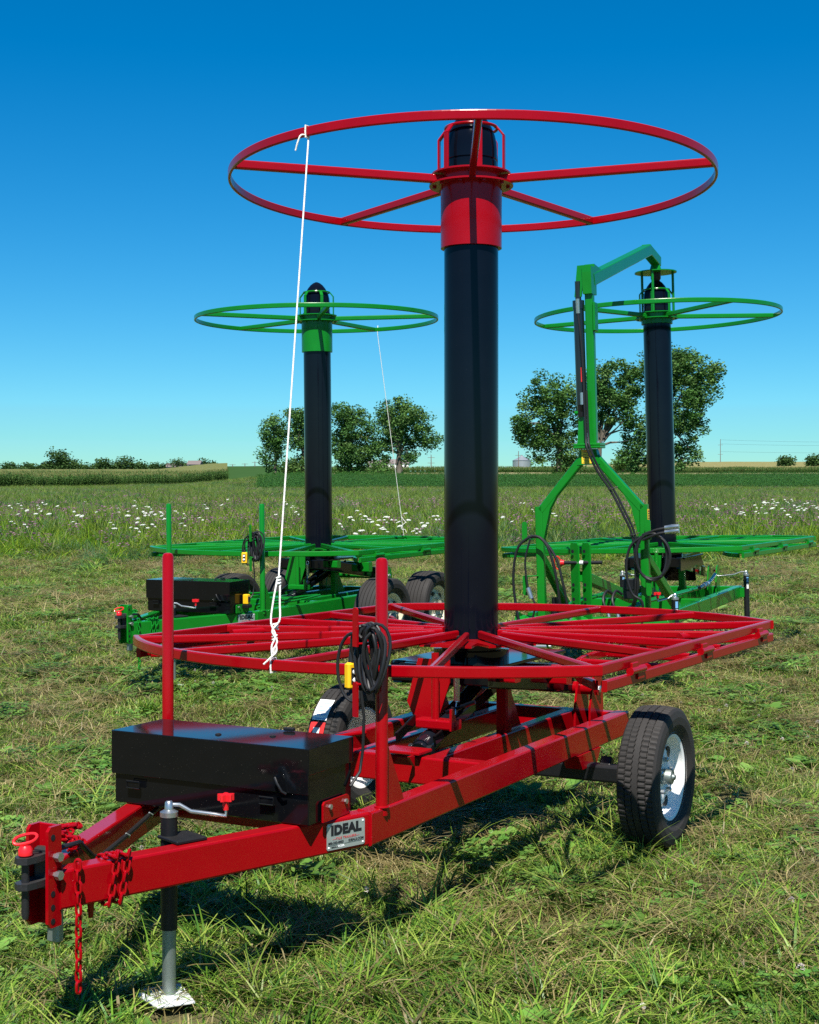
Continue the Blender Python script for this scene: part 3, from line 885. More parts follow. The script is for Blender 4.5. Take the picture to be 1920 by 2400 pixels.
    bm = put('boom', G().beam((AX - .03, .03, 3.345), (.33, .0, 3.915), .092, .105), mat, root)
    put('boom_tip', G().beam((.365, .0, 3.918), (-.06, .0, 3.855), .090, .098), mat, bm)
    put('boom_web', G().prism([(0, -.02), (-.45, .08), (-.02, .12)], .085, (AX - .03, .026, 3.36)), mat, bm)
    cyl = put('boom_cylinder', G().tube([(AX + .02, -.050, 2.30), (AX + .035, -.052, 3.12)], .044, 22), 'hyd', root)
    put('cylinder_gland', G().tube([(AX + .035, -.052, 3.10), (AX + .036, -.052, 3.17)], .050, 20), 'hyd', cyl)
    put('piston_rod', G().tube([(AX + .036, -.052, 3.16), (AX + .045, -.050, 3.33)], .026, 14), 'hyd', cyl)
    put('cylinder_foot', G().tube([(AX + .02, -.050, 2.20), (AX + .02, -.050, 2.31)], [.033, .042], 16), 'hyd', cyl)
    put('foot_pin', G().tube([(AX + .02, -.11, 2.235), (AX + .02, .01, 2.235)], .018, 12), mat, cyl)
    put('cylinder_decal', G().prism([(-.007, -.06), (.007, -.06), (.007, .06), (-.007, .06)], .002, (AX + .068, -.030, 2.55), (-.35, .94, 0), (0, 0, 1)), 'paper_red', cyl)
    put('hose_fitting', G().tube([(AX + .075, -.045, 3.06), (AX + .085, -.045, 3.18)], .018, 10), 'zinc', cyl)
    put('hose_fitting', G().tube([(AX + .075, -.03, 2.30), (AX + .075, -.03, 2.40)], .016, 10), 'zinc', cyl)
    hp = [(AX + .08, -.045, 3.06), (AX + .085, -.02, 2.8), (AX + .08, -.01, 2.4), (AX + .09, .0, 2.05), (AX + .13, .02, 1.93), (AX + .11, .09, 1.75), (AX + .10, .20, 1.58), (AX + .10, .30, 1.38), (AX + .09, .37, 1.2), (AX + .08, .385, .95), (AX + .07, .37, .7), (AX, .3, .56)]
    def smooth_pts(P, n=6):
        out = []
        P = [Vector(p) for p in P]
        for i in range(len(P) - 1):
            p0, p1, p2, p3 = P[max(i - 1, 0)], P[i], P[i + 1], P[min(i + 2, len(P) - 1)]
            for k in range(n):
                t = k / n
                out.append(.5 * ((2 * p1) + (p2 - p0) * t + (2 * p0 - 5 * p1 + 4 * p2 - p3) * t * t + (3 * p1 - p0 - 3 * p2 + p3) * t ** 3))
        out.append(P[-1])
        return out
    put('hose', G().tube(smooth_pts(hp), .0105, 9), 'cable', root)
    put('hose', G().tube(smooth_pts([(p[0] + .004, p[1] + .022, p[2] + .014) for p in hp[2:]]), .0095, 9), 'cable', root)
    for i in (6, 8):
        p = Vector(hp[i])
        put('cable_tie', G().tube([p + Vector((.02, -.02, .01)), p + Vector((.018, .02, .015)), p + Vector((.0, .06, .03))], .004, 6), 'cable', root)
    # hanging hoses left and right
    L = lambda P: smooth_pts([(AX + .10 + a_, b_, c_) for a_, b_, c_ in P])
    put('hose', G().tube(L([(0, -.45, 1.21), (.01, -.52, 1.20), (.02, -.62, 1.10), (.02, -.66, .85), (.02, -.63, .55), (.0, -.57, .40), (.0, -.555, .36)]), .0115, 9), 'cable', root)
    put('hose', G().tube(L([(0, -.50, 1.20), (.01, -.42, 1.20), (.02, -.34, 1.10), (.02, -.28, .86), (.0, -.255, .60), (-.05, -.25, .52)]), .0115, 9), 'cable', root)
    put('hose', G().tube(L([(0.005, -.50, 1.215), (.012, -.40, 1.19), (.02, -.28, 1.03), (.02, -.22, .80), (.0, -.19, .60), (-.05, -.185, .52)]), .0115, 9), 'cable', root)
    put('wire', G().tube(L([(.02, -.50, 1.19), (.03, -.545, 1.02), (.03, -.54, .86), (.03, -.515, .74), (.03, -.47, .64), (.02, -.50, .52), (.0, -.56, .40)]), .009, 8), 'cable', root)
    put('wire_plug', G().tube([(AX + .13, -.53, .78), (AX + .13, -.50, .69)], .022, 10), 'zinc', root)
    for y in (-.25, -.185):
        put('hose_fitting', G().tube([(AX + .05, y, .50), (AX + .05, y, .56)], .018, 8), 'zinc', root)
    put('hose_fitting', G().tube([(AX + .10, -.56, .38), (AX + .10, -.55, .30)], .018, 8), 'zinc', root)
    coil = []
    for i in range(64):
        an = R(90 - 360 * 2.4 * i / 63)
        coil.append((AX + .115 + .012 * math.sin(i * .3), .555 + (.155 - .0006 * i) * math.cos(an) - .02, 1.035 + (.175 + .0005 * i) * math.sin(an)))
    put('hose', G().tube(coil, .0115, 9), 'cable', root)
    put('hose', G().tube(L([(.02, .50, 1.22), (.02, .36, 1.12), (.02, .32, .92), (.02, .36, .74), (.0, .44, .66), (-.02, .43, .5)]), .0115, 9), 'cable', root)
    put('hose', G().tube(L([(.02, .46, 1.21), (.03, .58, 1.25), (.03, .66, 1.265)]), .0115, 9), 'cable', root)
    put('hose', G().tube(L([(.02, .46, 1.17), (.03, .58, 1.215), (.03, .66, 1.23)]), .0115, 9), 'cable', root)
    for z in (1.268, 1.232):
        put('coupling', G().tube([(AX + .13, .65, z), (AX + .13, .70, z + .005), (AX + .13, .705, z + .005), (AX + .13, .765, z + .010)], [.017, .019, .022, .020], 12), 'zinc', root)
    for k, y in enumerate((.10, .18)):
        put('hose', G().tube(smooth_pts([(AX - .25, y, .70), (AX - .20, y - .04, .73), (AX - .12, y - .05, .66), (AX - .10, y - .01, .56)]), .012, 8), 'cable', root)
        put('hose_fitting', G().tube([(AX - .10, y - .01, .57), (AX - .09, y + .01, .50)], .016, 8), 'zinc', root)
    vb = G().box((AX - .02, .32, .80), (.10, .12, .09), b=.006)
    vb.box((AX - .02, .30, .72), (.08, .08, .08), b=.006)
    put('valve_block', vb, 'black', root)
    put('breather', G().lathe([(.038, .50), (.038, .62), (.028, .63), (.030, .66), (.030, .69)], 16, (AX - .02, -.34, 0)), 'hyd', root)
    for s in (-1, 1):
        for k in (0, 1):
            put('oil_pipe', G().tube([(AX - .06, s * (.30 - .05 * k), ZR + .03), (1.9, s * (.33 - .05 * k), ZR + .06), (.9, s * (.36 - .05 * k), ZR + .05), (.1, s * (.36 - .05 * k), ZR + .04)], .014, 10), mat, root)
    # tilting cradle
    cr = G()
    for s in (-1, 1):
        cr.beam((-.75, s * .235, ZR + .16), (.34, s * .235, .865), .05, .11)
        cr.prism([(-.62, 0), (.44, 0), (.44, .12), (-.40, .16)], .012, (0, s * .27, .79))
    cr.box((-.12, 0, .905), (.86, .58, .016), b=.003)
    cr.beam((.33, -.26, .865), (.33, .26, .865), .06, .09)
    cr.prism([(-.27, .70), (.27, .70), (.27, .905), (-.27, .905)], .012, (-.50, 0, 0), (0, 1, 0), (.35, 0, .94))
    cr.lathe([(.19, .912), (.19, .955), (.15, .958), (.15, 1.0)], 32)
    put('tilt_cradle', cr, 'black_gloss', root)
    cy = put('lift_cylinder', G().tube([(.62, .03, ZR - .02), (-.10, .03, .80)], .042, 20), 'hyd', root)
    put('piston_rod', G().tube([(-.08, .03, .792), (-.33, .03, .872)], .019, 14), 'zinc', cy)
    lko = put('latch_plate', G().prism([(0, 0), (.10, .02), (.17, .22), (.17, .33), (.0, .33), (-.06, .12)], .009, (.40, -.09, ZR + .055), (0, 1, 0), (0, 0, 1)), mat, root)
    put('latch_pin', G().tube([(.505, .055, ZR + .01), (.505, .055, .985)], .0185, 16), mat, root)
    put('valve_pipe', G().tube([(.3, .42, ZR + .06), (-.2, .42, ZR + .09), (-.55, .40, ZR + .14)], .018, 10), 'hyd', root)
    for x in (-.02, .12):
        put('hose_fitting', G().tube([(x, .42, ZR + .072 - .06 * x), (x - .07, .42, ZR + .078)], .026, 8), 'zinc', root)
    # parking jacks
    gnd = -.03
    for (x, y, kd) in ((-.87, .655, (.02, -.30)), (AX - .12, .66, (.10, -.12)), (-.87, -.655, (.02, .25))):
        j = jack(root, x, y, ZR + .12, gnd if x < 0 else gnd + .13, knob_dir=kd)
        n = Vector((.42, .9, 0)).normalized()
        dk = G().tube([(x, y, ZR + .0), (x, y, ZR + .075)], .0290, 20, caps=False)
        b1 = put('decal', G().prism([(-.011, -.085), (.011, -.085), (.011, -.03), (-.011, -.03)], .0016, Vector((x, y, ZR + .06)) + Vector((.78, .62, 0)) * .0288, (-.62, .78, 0), (0, 0, 1)), 'paper', j)
        put('decal', G().prism([(-.011, -.02), (.011, -.02), (.011, .035), (-.011, .035)], .0016, Vector((x, y, ZR + .06)) + Vector((.78, .62, 0)) * .0288, (-.62, .78, 0), (0, 0, 1)), 'ink_blue', j)
        put('jack_bracket', G().box((x, y - math.copysign(.045, y), zc), (.10, .06, .10), b=.004), mat, j)
    # warning stickers
    def sticker(o, ux, w, h, lines):
        n = Vector(ux).normalized().cross(Vector((0, 0, 1)))
        s = put('warning_sticker', G().prism([(-w / 2, -h / 2), (w / 2, -h / 2), (w / 2, h / 2), (-w / 2, h / 2)], .002, Vector(o) + n * .002, ux, (0, 0, 1)), 'sticker', root)
        u = Vector(ux).normalized(); rr = random.Random(5)
        for k in range(lines):
            z = h / 2 - h * (k + .9) / (lines + .8)
            a_ = w * rr.uniform(.30, .40)
            put('print_line', G().beam(Vector(o) + n * .0032 - u * a_ + Vector((0, 0, z)), Vector(o) + n * .0032 + u * a_ + Vector((0, 0, z)), .001, h / lines * (.55 if k in (0, 4) else .32), r=.0003), 'ink_red' if k == 0 else 'ink', s)
    sticker((AX + .0, .45 + .034, 1.335), (-1, 0, 0), .056, .17, 8)
    sticker((AX + .0378, -.015, 1.868), (0, 1, 0), .085, .115, 8)
    # guide that drops over the mast
    gd = put('mast_guide', G().lathe([(0, 3.735), (.208, 3.735), (.208, 3.745), (0, 3.745)], 40), mat, root)
    put('guide_swivel', G().lathe([(.022, 3.85), (.040, 3.83), (.065, 3.745), (.065, 3.74)], 20), mat, gd)
    put('guide_swivel', G().lathe([(.0, 3.64), (.035, 3.65), (.05, 3.68), (.05, 3.74)], 20), 'black', gd)
    for k in range(3):
        an = R(40 - rotz + 120 * k + 250 - 40)
        put('guide_rod', G().tube([(.178 * math.cos(an), .178 * math.sin(an), 3.33), (.178 * math.cos(an), .178 * math.sin(an), 3.74)], .013, 12), mat, gd)
    build_reel(root, mat, -65 - rotz, -8.0, sleeve_len=.075)
    return root

gr = build_hitch_reel('green wheel-less reel with arched frame, tall boom mast and black hoses', (2.55, 14.17, .215), 246.5, R(-1.5))

# ------------------------------------------------------------------ ropes
def rope(label, pts, r, knots, group=None):
    t = thing('rope', label, 'rope', (0, 0, 0))
    P = [Vector(p) for p in pts]
    fine = []
    for i in range(len(P) - 1):
        n = max(2, int((P[i + 1] - P[i]).length / .06))
        for k in range(n): fine.append(P[i].lerp(P[i + 1], k / n))
    fine.append(P[-1])
    put('line', G().tube(fine, r, 8), 'rope', t)
    for K in knots:
        put('knot', G().tube(K, r * 1.05, 8), 'rope', t)
    return t
# ring point and table-rim point of the red trailer
ra = math.atan2(6.21 - 7.1667, -.46 - .311)
rp = Vector((.311 + 1.209 * math.cos(ra), 7.1667 + 1.209 * math.sin(ra), 3.318))
ta = R(238.75)
tp = Vector((.311 + 1.66 * math.cos(ta), 7.1667 + 1.66 * math.sin(ta), 1.04))
out = Vector((math.cos(ta), math.sin(ta), 0)); ro = Vector((math.cos(ra), math.sin(ra), 0))
top = rp - ro * .009 + Vector((0, 0, -.018))
bot = tp - out * .0 + Vector((0, 0, .035))
wr = .0037
def loop_round(c, d, w, h, r):
    z = Vector((0, 0, 1))
    return [c + d * (w / 2 + r) * sx + z * (h / 2 + r) * sz for sx, sz in ((-1, -1), (1, -1), (1.1, 0), (1, 1), (-1, 1), (-1.1, 0), (-1, -1))]
k1 = loop_round(rp, ro, .016, .044, wr)
k1b = [top, top + Vector((-.03, -.03, -.002)), top + Vector((-.045, -.035, -.035)), top + Vector((-.055, -.03, -.07))]
mid = bot.lerp(top, .135)
def lump(c, r, ax=(0, 0, 1), n=3):
    """a few tight turns of rope round the line: a hitch"""
    pts = []
    for i in range(n * 10 + 1):
        an = 2 * math.pi * i / 10
        pts.append(Vector(c) + Vector((r * math.cos(an), r * math.sin(an) * .9, (i / 10 - n / 2) * .0125)))
    return pts
L1 = [mid + Vector((-.004, -.004, .01)), mid.lerp(bot, .3) + Vector((-.016, -.008, 0)), mid.lerp(bot, .55) + Vector((-.018, -.010, 0)), mid.lerp(bot, .72) + Vector((.004, -.014, 0)), mid.lerp(bot, .86) + Vector((-.008, -.014, 0)), bot + Vector((-.004, -.010, .0))]
L2 = [mid + Vector((.006, .004, .0)), mid.lerp(bot, .3) + Vector((.012, -.004, 0)), mid.lerp(bot, .52) + Vector((.016, -.010, 0)), mid.lerp(bot, .66) + Vector((-.010, -.016, 0)), mid.lerp(bot, .80) + Vector((.012, -.012, 0)), mid.lerp(bot, .92) + Vector((-.002, -.016, 0)), bot + Vector((.006, -.010, .01))]
def soft(P, n=8):
    P = [Vector(p) for p in P]; out_ = []
    for i in range(len(P) - 1):
        p0, p1, p2, p3 = P[max(i - 1, 0)], P[i], P[i + 1], P[min(i + 2, len(P) - 1)]
        for k in range(n):
            t = k / n
            out_.append(.5 * ((2 * p1) + (p2 - p0) * t + (2 * p0 - 5 * p1 + 4 * p2 - p3) * t * t + (3 * p1 - p0 - 3 * p2 + p3) * t ** 3))
    return out_ + [P[-1]]
k2 = loop_round(tp, out, .028, .050, wr)
endp = soft([bot + Vector((.012, -.014, .05)), bot + Vector((.014, -.022, .022)), bot + Vector((-.006, -.03, .0)), bot + Vector((-.036, -.034, -.028))])
rope('white rope running from the red hoop wheel down to the red table rim', [top, mid, bot.lerp(mid, .96)], wr,
     [k1, soft(k1b), soft(L1), soft(L2), k2, endp, lump(mid, .0080), lump(mid.lerp(bot, .60), .0105, n=2), lump(mid.lerp(bot, .76), .009, n=2), lump(mid.lerp(bot, .93), .009, n=2)])
# green trailer on the left: from ring to table
M_gl = gl.matrix_world
def on_gl(wang, r, z):
    an = R(wang) - R(243.0)
    return M_gl @ Vector((r * math.cos(an), r * math.sin(an), z))
g1 = on_gl(61, 1.20, 3.27); g2 = on_gl(58, 1.60, 1.07)
rope('thin white rope tied between the green hoop wheel and the green table', [g1, g2], .0030,
     [loop_round(on_gl(61, 1.209, 3.302), (g1 - Vector((g1.x, g1.y, 0)) + Vector((.45, .89, 0))).normalized() * 1, .016, .044, .005),
      [g2 + Vector((.03 * math.cos(i * 1.1), -.01, .03 + .02 * i + .015 * math.sin(i * 1.7))) for i in range(9)]])
# ------------------------------------------------------------------ ground
def grid_mesh(name, xs, ys, zf, mat):
    X, Y = np.meshgrid(xs, ys)
    Z = zf(X, Y)
    v = np.stack([X.ravel(), Y.ravel(), Z.ravel()], 1)
    nx, ny = len(xs), len(ys)
    i = np.arange(nx * ny).reshape(ny, nx)
    f = np.stack([i[:-1, :-1].ravel(), i[:-1, 1:].ravel(), i[1:, 1:].ravel(), i[1:, :-1].ravel()], 1)
    me = bpy.data.meshes.new(name)
    me.from_pydata(v.tolist(), [], f.tolist())
    me.materials.append(mat); me.update(); me.shade_smooth()
    return me

def noise_mix(t, vec, stops, scale, detail=6, lo=.3, hi=.7):
    n = nd(t, "ShaderNodeTexNoise", Scale=scale, Detail=float(detail), Roughness=.6)
    t.links.new(vec, n.inputs["Vector"])
    r = nd(t, "ShaderNodeValToRGB")
    el = r.color_ramp.elements
    el[0].position = lo; el[0].color = (*stops[0], 1)
    el[1].position = hi; el[1].color = (*stops[-1], 1)
    for k, s in enumerate(stops[1:-1]):
        e = el.new(lo + (hi - lo) * (k + 1) / (len(stops) - 1)); e.color = (*s, 1)
    t.links.new(n.outputs["Fac"], r.inputs[0])
    return r.outputs[0]

m_ground, t, b = base_mat("thatch_and_soil")
ge = nd(t, "ShaderNodeNewGeometry")
c1 = noise_mix(t, ge.outputs["Position"], [(.040, .058, .014), (.085, .080, .032), (.16, .13, .07), (.055, .075, .02)], 3.0)
c2 = noise_mix(t, ge.outputs["Position"], [(.028, .042, .010), (.11, .098, .045)], 34.0)
mx = nd(t, "ShaderNodeMix", _data_type='RGBA'); mx.inputs[0].default_value = .5
t.links.new(c1, mx.inputs[6]); t.links.new(c2, mx.inputs[7])
# far away the sheet carries the colour of rough pasture
sp = nd(t, "ShaderNodeSeparateXYZ"); t.links.new(ge.outputs["Position"], sp.inputs[0])
mr = nd(t, "ShaderNodeMapRange"); mr.inputs["From Min"].default_value = 24; mr.inputs["From Max"].default_value = 60
t.links.new(sp.outputs["Y"], mr.inputs["Value"])
c3 = noise_mix(t, ge.outputs["Position"], [(.07, .12, .03), (.13, .17, .05), (.20, .20, .08)], .35)
mx2 = nd(t, "ShaderNodeMix", _data_type='RGBA')
t.links.new(mr.outputs[0], mx2.inputs[0]); t.links.new(mx.outputs[2], mx2.inputs[6]); t.links.new(c3, mx2.inputs[7])
t.links.new(mx2.outputs[2], b.inputs["Base Color"])
b.inputs["Roughness"].default_value = .95
b.inputs["Specular IOR Level"].default_value = .15
nb = nd(t, "ShaderNodeTexNoise", Scale=45.0, Detail=6.0); t.links.new(ge.outputs["Position"], nb.inputs["Vector"])
bp = nd(t, "ShaderNodeBump", Strength=.8, Distance=.02); t.links.new(nb.outputs["Fac"], bp.inputs["Height"]); t.links.new(bp.outputs[0], b.inputs["Normal"])

ys = np.concatenate([np.linspace(-40, 3, 20), np.linspace(3.3, 30, 110), np.linspace(31, 120, 60), np.linspace(124, 620, 110), np.geomspace(640, 3000, 24)])
xs = np.concatenate([-np.geomspace(1500, 9, 60), np.linspace(-8.5, 8.5, 70), np.geomspace(9, 1500, 60)])
def bumpy(X, Y):
    z = ground_z(X, Y)
    near = 1 - smooth(20, 60, Y)
    return z + near * (.010 * np.sin(X * 3.1 + Y * 1.7) + .008 * np.sin(X * 7.3 - Y * 5.1 + 2) - .012)
go = bpy.data.objects.new("ground", grid_mesh("ground", xs, ys, bumpy, m_ground)); COL.objects.link(go)
tag(go, None, None, kind='structure')

# ------------------------------------------------------------------ vegetation material
def leaf_mat(name, patch_scale=.45, dry=(.30, .24, .12), dry_amt=.5, trans=.35, sat=1.0, rough=.5, val=(.75, 1.25), spec=.25):
    m, t, b = base_mat(name)
    at = nd(t, "ShaderNodeAttribute"); at.attribute_name = "col"
    oi = nd(t, "ShaderNodeObjectInfo")
    ge = nd(t, "ShaderNodeNewGeometry")
    n = nd(t, "ShaderNodeTexNoise", Scale=patch_scale, Detail=4.0); t.links.new(ge.outputs["Position"], n.inputs["Vector"])
    r = nd(t, "ShaderNodeMapRange"); r.inputs["From Min"].default_value = .48; r.inputs["From Max"].default_value = .72; r.inputs["To Max"].default_value = dry_amt
    t.links.new(n.outputs["Fac"], r.inputs["Value"])
    mul = nd(t, "ShaderNodeMath", _operation='MULTIPLY'); t.links.new(r.outputs[0], mul.inputs[0]); t.links.new(oi.outputs["Random"], mul.inputs[1])
    mx = nd(t, "ShaderNodeMix", _data_type='RGBA'); mx.inputs[7].default_value = (*dry, 1)
    t.links.new(mul.outputs[0], mx.inputs[0]); t.links.new(at.outputs["Color"], mx.inputs[6])
    hs = nd(t, "ShaderNodeHueSaturation", Saturation=sat); t.links.new(mx.outputs[2], hs.inputs["Color"])
    vr = nd(t, "ShaderNodeMapRange"); vr.inputs["To Min"].default_value = val[0]; vr.inputs["To Max"].default_value = val[1]
    t.links.new(oi.outputs["Random"], vr.inputs["Value"]); t.links.new(vr.outputs[0], hs.inputs["Value"])
    t.links.new(hs.outputs[0], b.inputs["Base Color"])
    b.inputs["Roughness"].default_value = rough
    b.inputs["Specular IOR Level"].default_value = spec
    tr = nd(t, "ShaderNodeBsdfTranslucent"); t.links.new(hs.outputs[0], tr.inputs["Color"])
    ms = nd(t, "ShaderNodeMixShader"); ms.inputs[0].default_value = trans
    t.links.new(b.outputs[0], ms.inputs[1]); t.links.new(tr.outputs[0], ms.inputs[2])
    t.links.new(ms.outputs[0], t.nodes["Material Output"].inputs["Surface"])
    return m
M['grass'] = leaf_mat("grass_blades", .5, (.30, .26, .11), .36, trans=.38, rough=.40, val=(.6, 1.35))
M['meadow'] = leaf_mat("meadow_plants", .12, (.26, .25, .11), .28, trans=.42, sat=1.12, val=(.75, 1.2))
M['corn'] = leaf_mat("corn_leaves", .05, (.16, .15, .06), .25, trans=.3)
M['soy'] = leaf_mat("soy_leaves", .05, (.05, .10, .02), .2, trans=.25)
M['tree'] = leaf_mat("tree_leaves", .25, (.11, .17, .05), .4, trans=.30, rough=.6, val=(1, 1), spec=.08, sat=1.1)
M['petal'] = paint("white_petals", (.78, .79, .72), .8, 0, bump=0)

def coloured(name, v, f, c, mat):
    me = bpy.data.meshes.new(name)
    me.from_pydata([tuple(p) for p in v], [], [tuple(q) for q in f])
    at = me.attributes.new("col", 'FLOAT_COLOR', 'POINT')
    at.data.foreach_set("color", np.asarray(c, np.float32).ravel())
    me.materials.append(M[mat] if isinstance(mat, str) else mat)
    me.update()
    return me

class Tuft:
    def __init__(self, seed): self.v = []; self.f = []; self.c = []; self.r = np.random.default_rng(seed)
    def blade(self, x, y, h, w, lean, az, col, seg=3, z0=-.01):
        r = self.r; o = len(self.v)
        ca, sa = math.cos(az), math.sin(az); fa = az + math.pi / 2 + r.uniform(-.6, .6); fx, fy = math.cos(fa), math.sin(fa)
        for i in range(seg + 1):
            t = i / seg
            hor = lean * h * t ** 1.7
            ver = h * (t - .35 * lean * t * t) if lean < 1.3 else h * .35 * math.sin(t * 2.6)
            ww = w * (1 - t ** 1.6) * .5 + .0006
            for s in (-1, 1):
                self.v.append((x + ca * hor + fx * ww * s, y + sa * hor + fy * ww * s, z0 + max(ver, 0)))
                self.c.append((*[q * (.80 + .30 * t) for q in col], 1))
        for i in range(seg):
            a_ = o + 2 * i
            self.f.append((a_, a_ + 1, a_ + 3, a_ + 2))
    def leaf(self, p, size, az, tilt, col, n=6, asp=.6):
        o = len(self.v); u = Vector((math.cos(az) * math.cos(tilt), math.sin(az) * math.cos(tilt), math.sin(tilt))); s = Vector((-math.sin(az), math.cos(az), 0)); nz = u.cross(s)
        p = Vector(p)
        pr_ = [(0, 0), (.35, .5), (.7, .45), (1, 0), (.7, -.45), (.35, -.5)]
        for a_, b_ in pr_:
            q = p + u * (a_ * size) + s * (b_ * size * asp) - nz * (-abs(b_) * size * .18)
            self.v.append(tuple(q)); self.c.append((*col, 1))
        self.f.append(tuple(range(o, o + 6)))

GREENS = [(.105, .215, .019), (.155, .275, .030), (.050, .122, .012), (.215, .320, .045), (.062, .160, .024), (.26, .335, .058)]
STRAWS = [(.33, .275, .115), (.25, .20, .08), (.42, .355, .17), (.19, .155, .06)]
def pick(L, r): 
    c = L[int(r.integers(len(L)))]
    k = r.uniform(.8, 1.2)
    return tuple(q * k for q in c)

def proto_mown(seed, n=54, rad=.11, hmin=.022, hmax=.075, straw=.17, lean=(.3, 1.6), wid=(.003, .0068)):
    T = Tuft(seed); r = T.r
    for i in range(n):
        d = rad * math.sqrt(r.random()); a_ = r.uniform(0, 6.283)
        st = r.random() < straw
        T.blade(d * math.cos(a_), d * math.sin(a_), r.uniform(hmin, hmax), r.uniform(*wid), r.uniform(*lean), r.uniform(0, 6.283), pick(STRAWS if st else GREENS, r))
    return T
def proto_long(seed, n=46, rad=.10, h=(.05, .135)):
    T = Tuft(seed); r = T.r; main = r.uniform(0, 6.283)
    for i in range(n):
        d = rad * math.sqrt(r.random()); a_ = r.uniform(0, 6.283)
        T.blade(d * math.cos(a_), d * math.sin(a_), r.uniform(*h), r.uniform(.0045, .0100), r.uniform(.75, 1.29), main + r.normal(0, .9), pick(GREENS if r.random() > .12 else STRAWS, r), seg=4)
    return T
def proto_straw(seed, n=34):
    T = Tuft(seed); r = T.r
    for i in range(n):
        d = .14 * math.sqrt(r.random()); a_ = r.uniform(0, 6.283)
        T.blade(d * math.cos(a_), d * math.sin(a_), r.uniform(.06, .17), r.uniform(.0025, .0045), r.uniform(1.3, 2.2), r.uniform(0, 6.283), pick(STRAWS, r), seg=3, z0=.012)
    return T
def proto_clover(seed, n=26):
    T = Tuft(seed); r = T.r
    for i in range(n):
        d = .10 * math.sqrt(r.random()); a_ = r.uniform(0, 6.283)
        p = (d * math.cos(a_), d * math.sin(a_), r.uniform(.02, .07))
        col = pick([(.075, .19, .03), (.11, .23, .042), (.15, .27, .05)], r); a0 = r.uniform(0, 6.283)
        for k in range(3): T.leaf(p, r.uniform(.016, .026), a0 + 2.09 * k, r.uniform(-.1, .35), col, asp=.8)
    return T
def proto_broad(seed, n=7):
    T = Tuft(seed); r = T.r
    for i in range(n):
        a_ = 6.283 * i / n + r.uniform(-.3, .3)
        T.leaf((.005 * math.cos(a_), .005 * math.sin(a_), .02), r.uniform(.06, .11), a_, r.uniform(.1, .6), pick([(.13, .27, .045), (.17, .30, .055), (.21, .30, .07)], r), asp=.55)
    return T

hidden_col = bpy.data.collections.new("vegetation_pieces")     # not linked to the scene: only instanced
def coll(name, meshes):
    c = bpy.data.collections.new(name)
    for i, me in enumerate(meshes):
        o = bpy.data.objects.new("%s_%02d" % (name, i), me)
        c.objects.link(o)
    return c

def scatter(name, pts, rot, scl, idx, collection, label=None):
    me = bpy.data.meshes.new(name)
    me.vertices.add(len(pts)); me.vertices.foreach_set("co", np.asarray(pts, np.float32).ravel())
    a1 = me.attributes.new("rot", 'FLOAT_VECTOR', 'POINT'); a1.data.foreach_set("vector", np.asarray(rot, np.float32).ravel())
    a2 = me.attributes.new("scl", 'FLOAT_VECTOR', 'POINT'); a2.data.foreach_set("vector", np.asarray(scl, np.float32).ravel())
    a3 = me.attributes.new("idx", 'INT', 'POINT'); a3.data.foreach_set("value", np.asarray(idx, np.int32))
    o = bpy.data.objects.new(name, me); COL.objects.link(o)
    ng = bpy.data.node_groups.new(name + "_scatter", 'GeometryNodeTree')
    ng.interface.new_socket("Geometry", in_out='INPUT', socket_type='NodeSocketGeometry')
    ng.interface.new_socket("Geometry", in_out='OUTPUT', socket_type='NodeSocketGeometry')
    gi = ng.nodes.new("NodeGroupInput"); gout = ng.nodes.new("NodeGroupOutput")
    ci = ng.nodes.new("GeometryNodeCollectionInfo"); ci.inputs["Collection"].default_value = collection
    ci.inputs["Separate Children"].default_value = True; ci.inputs["Reset Children"].default_value = True
    ip = ng.nodes.new("GeometryNodeInstanceOnPoints"); ip.inputs["Pick Instance"].default_value = True
    def na(n, ty):
        q = ng.nodes.new("GeometryNodeInputNamedAttribute"); q.data_type = ty; q.inputs["Name"].default_value = n
        return [s for s in q.outputs if s.enabled][0]
    L = ng.links
    L.new(gi.outputs[0], ip.inputs["Points"]); L.new(ci.outputs[0], ip.inputs["Instance"])
    L.new(na("idx", 'INT'), ip.inputs["Instance Index"])
    er = ng.nodes.new("FunctionNodeEulerToRotation"); L.new(na("rot", 'FLOAT_VECTOR'), er.inputs[0]); L.new(er.outputs[0], ip.inputs["Rotation"])
    L.new(na("scl", 'FLOAT_VECTOR'), ip.inputs["Scale"])
    L.new(ip.outputs[0], gout.inputs[0])
    md = o.modifiers.new("scatter", 'NODES'); md.node_group = ng
    o['kind'] = 'stuff'
    if label: o['label'] = label
    return o

def wedge(y0, y1, dens, side=.36, pad=1.2):
    """random points in the ground seen from the camera, with a margin for other viewpoints"""
    out = []
    yy = y0
    while yy < y1:
        st = max(.25, yy * .04); w = (yy * side + pad)
        n = rng.poisson(dens(yy) * st * 2 * w)
        x = rng.uniform(-w, w, n); y = rng.uniform(yy, min(yy + st, y1), n)
        out.append(np.stack([x, y], 1)); yy += st
    return np.concatenate(out)

# cheap value noise for patchiness
_pn = rng.random((64, 64))
def vnoise(x, y, s):
    x = np.asarray(x) * s + 100.3; y = np.asarray(y) * s + 57.1
    i, j = np.floor(x).astype(int), np.floor(y).astype(int); fx, fy = x - i, y - j
    fx = fx * fx * (3 - 2 * fx); fy = fy * fy * (3 - 2 * fy)
    g = lambda a_, b_: _pn[a_ % 64, b_ % 64]
    return (g(i, j) * (1 - fx) + g(i + 1, j) * fx) * (1 - fy) + (g(i, j + 1) * (1 - fx) + g(i + 1, j + 1) * fx) * fy

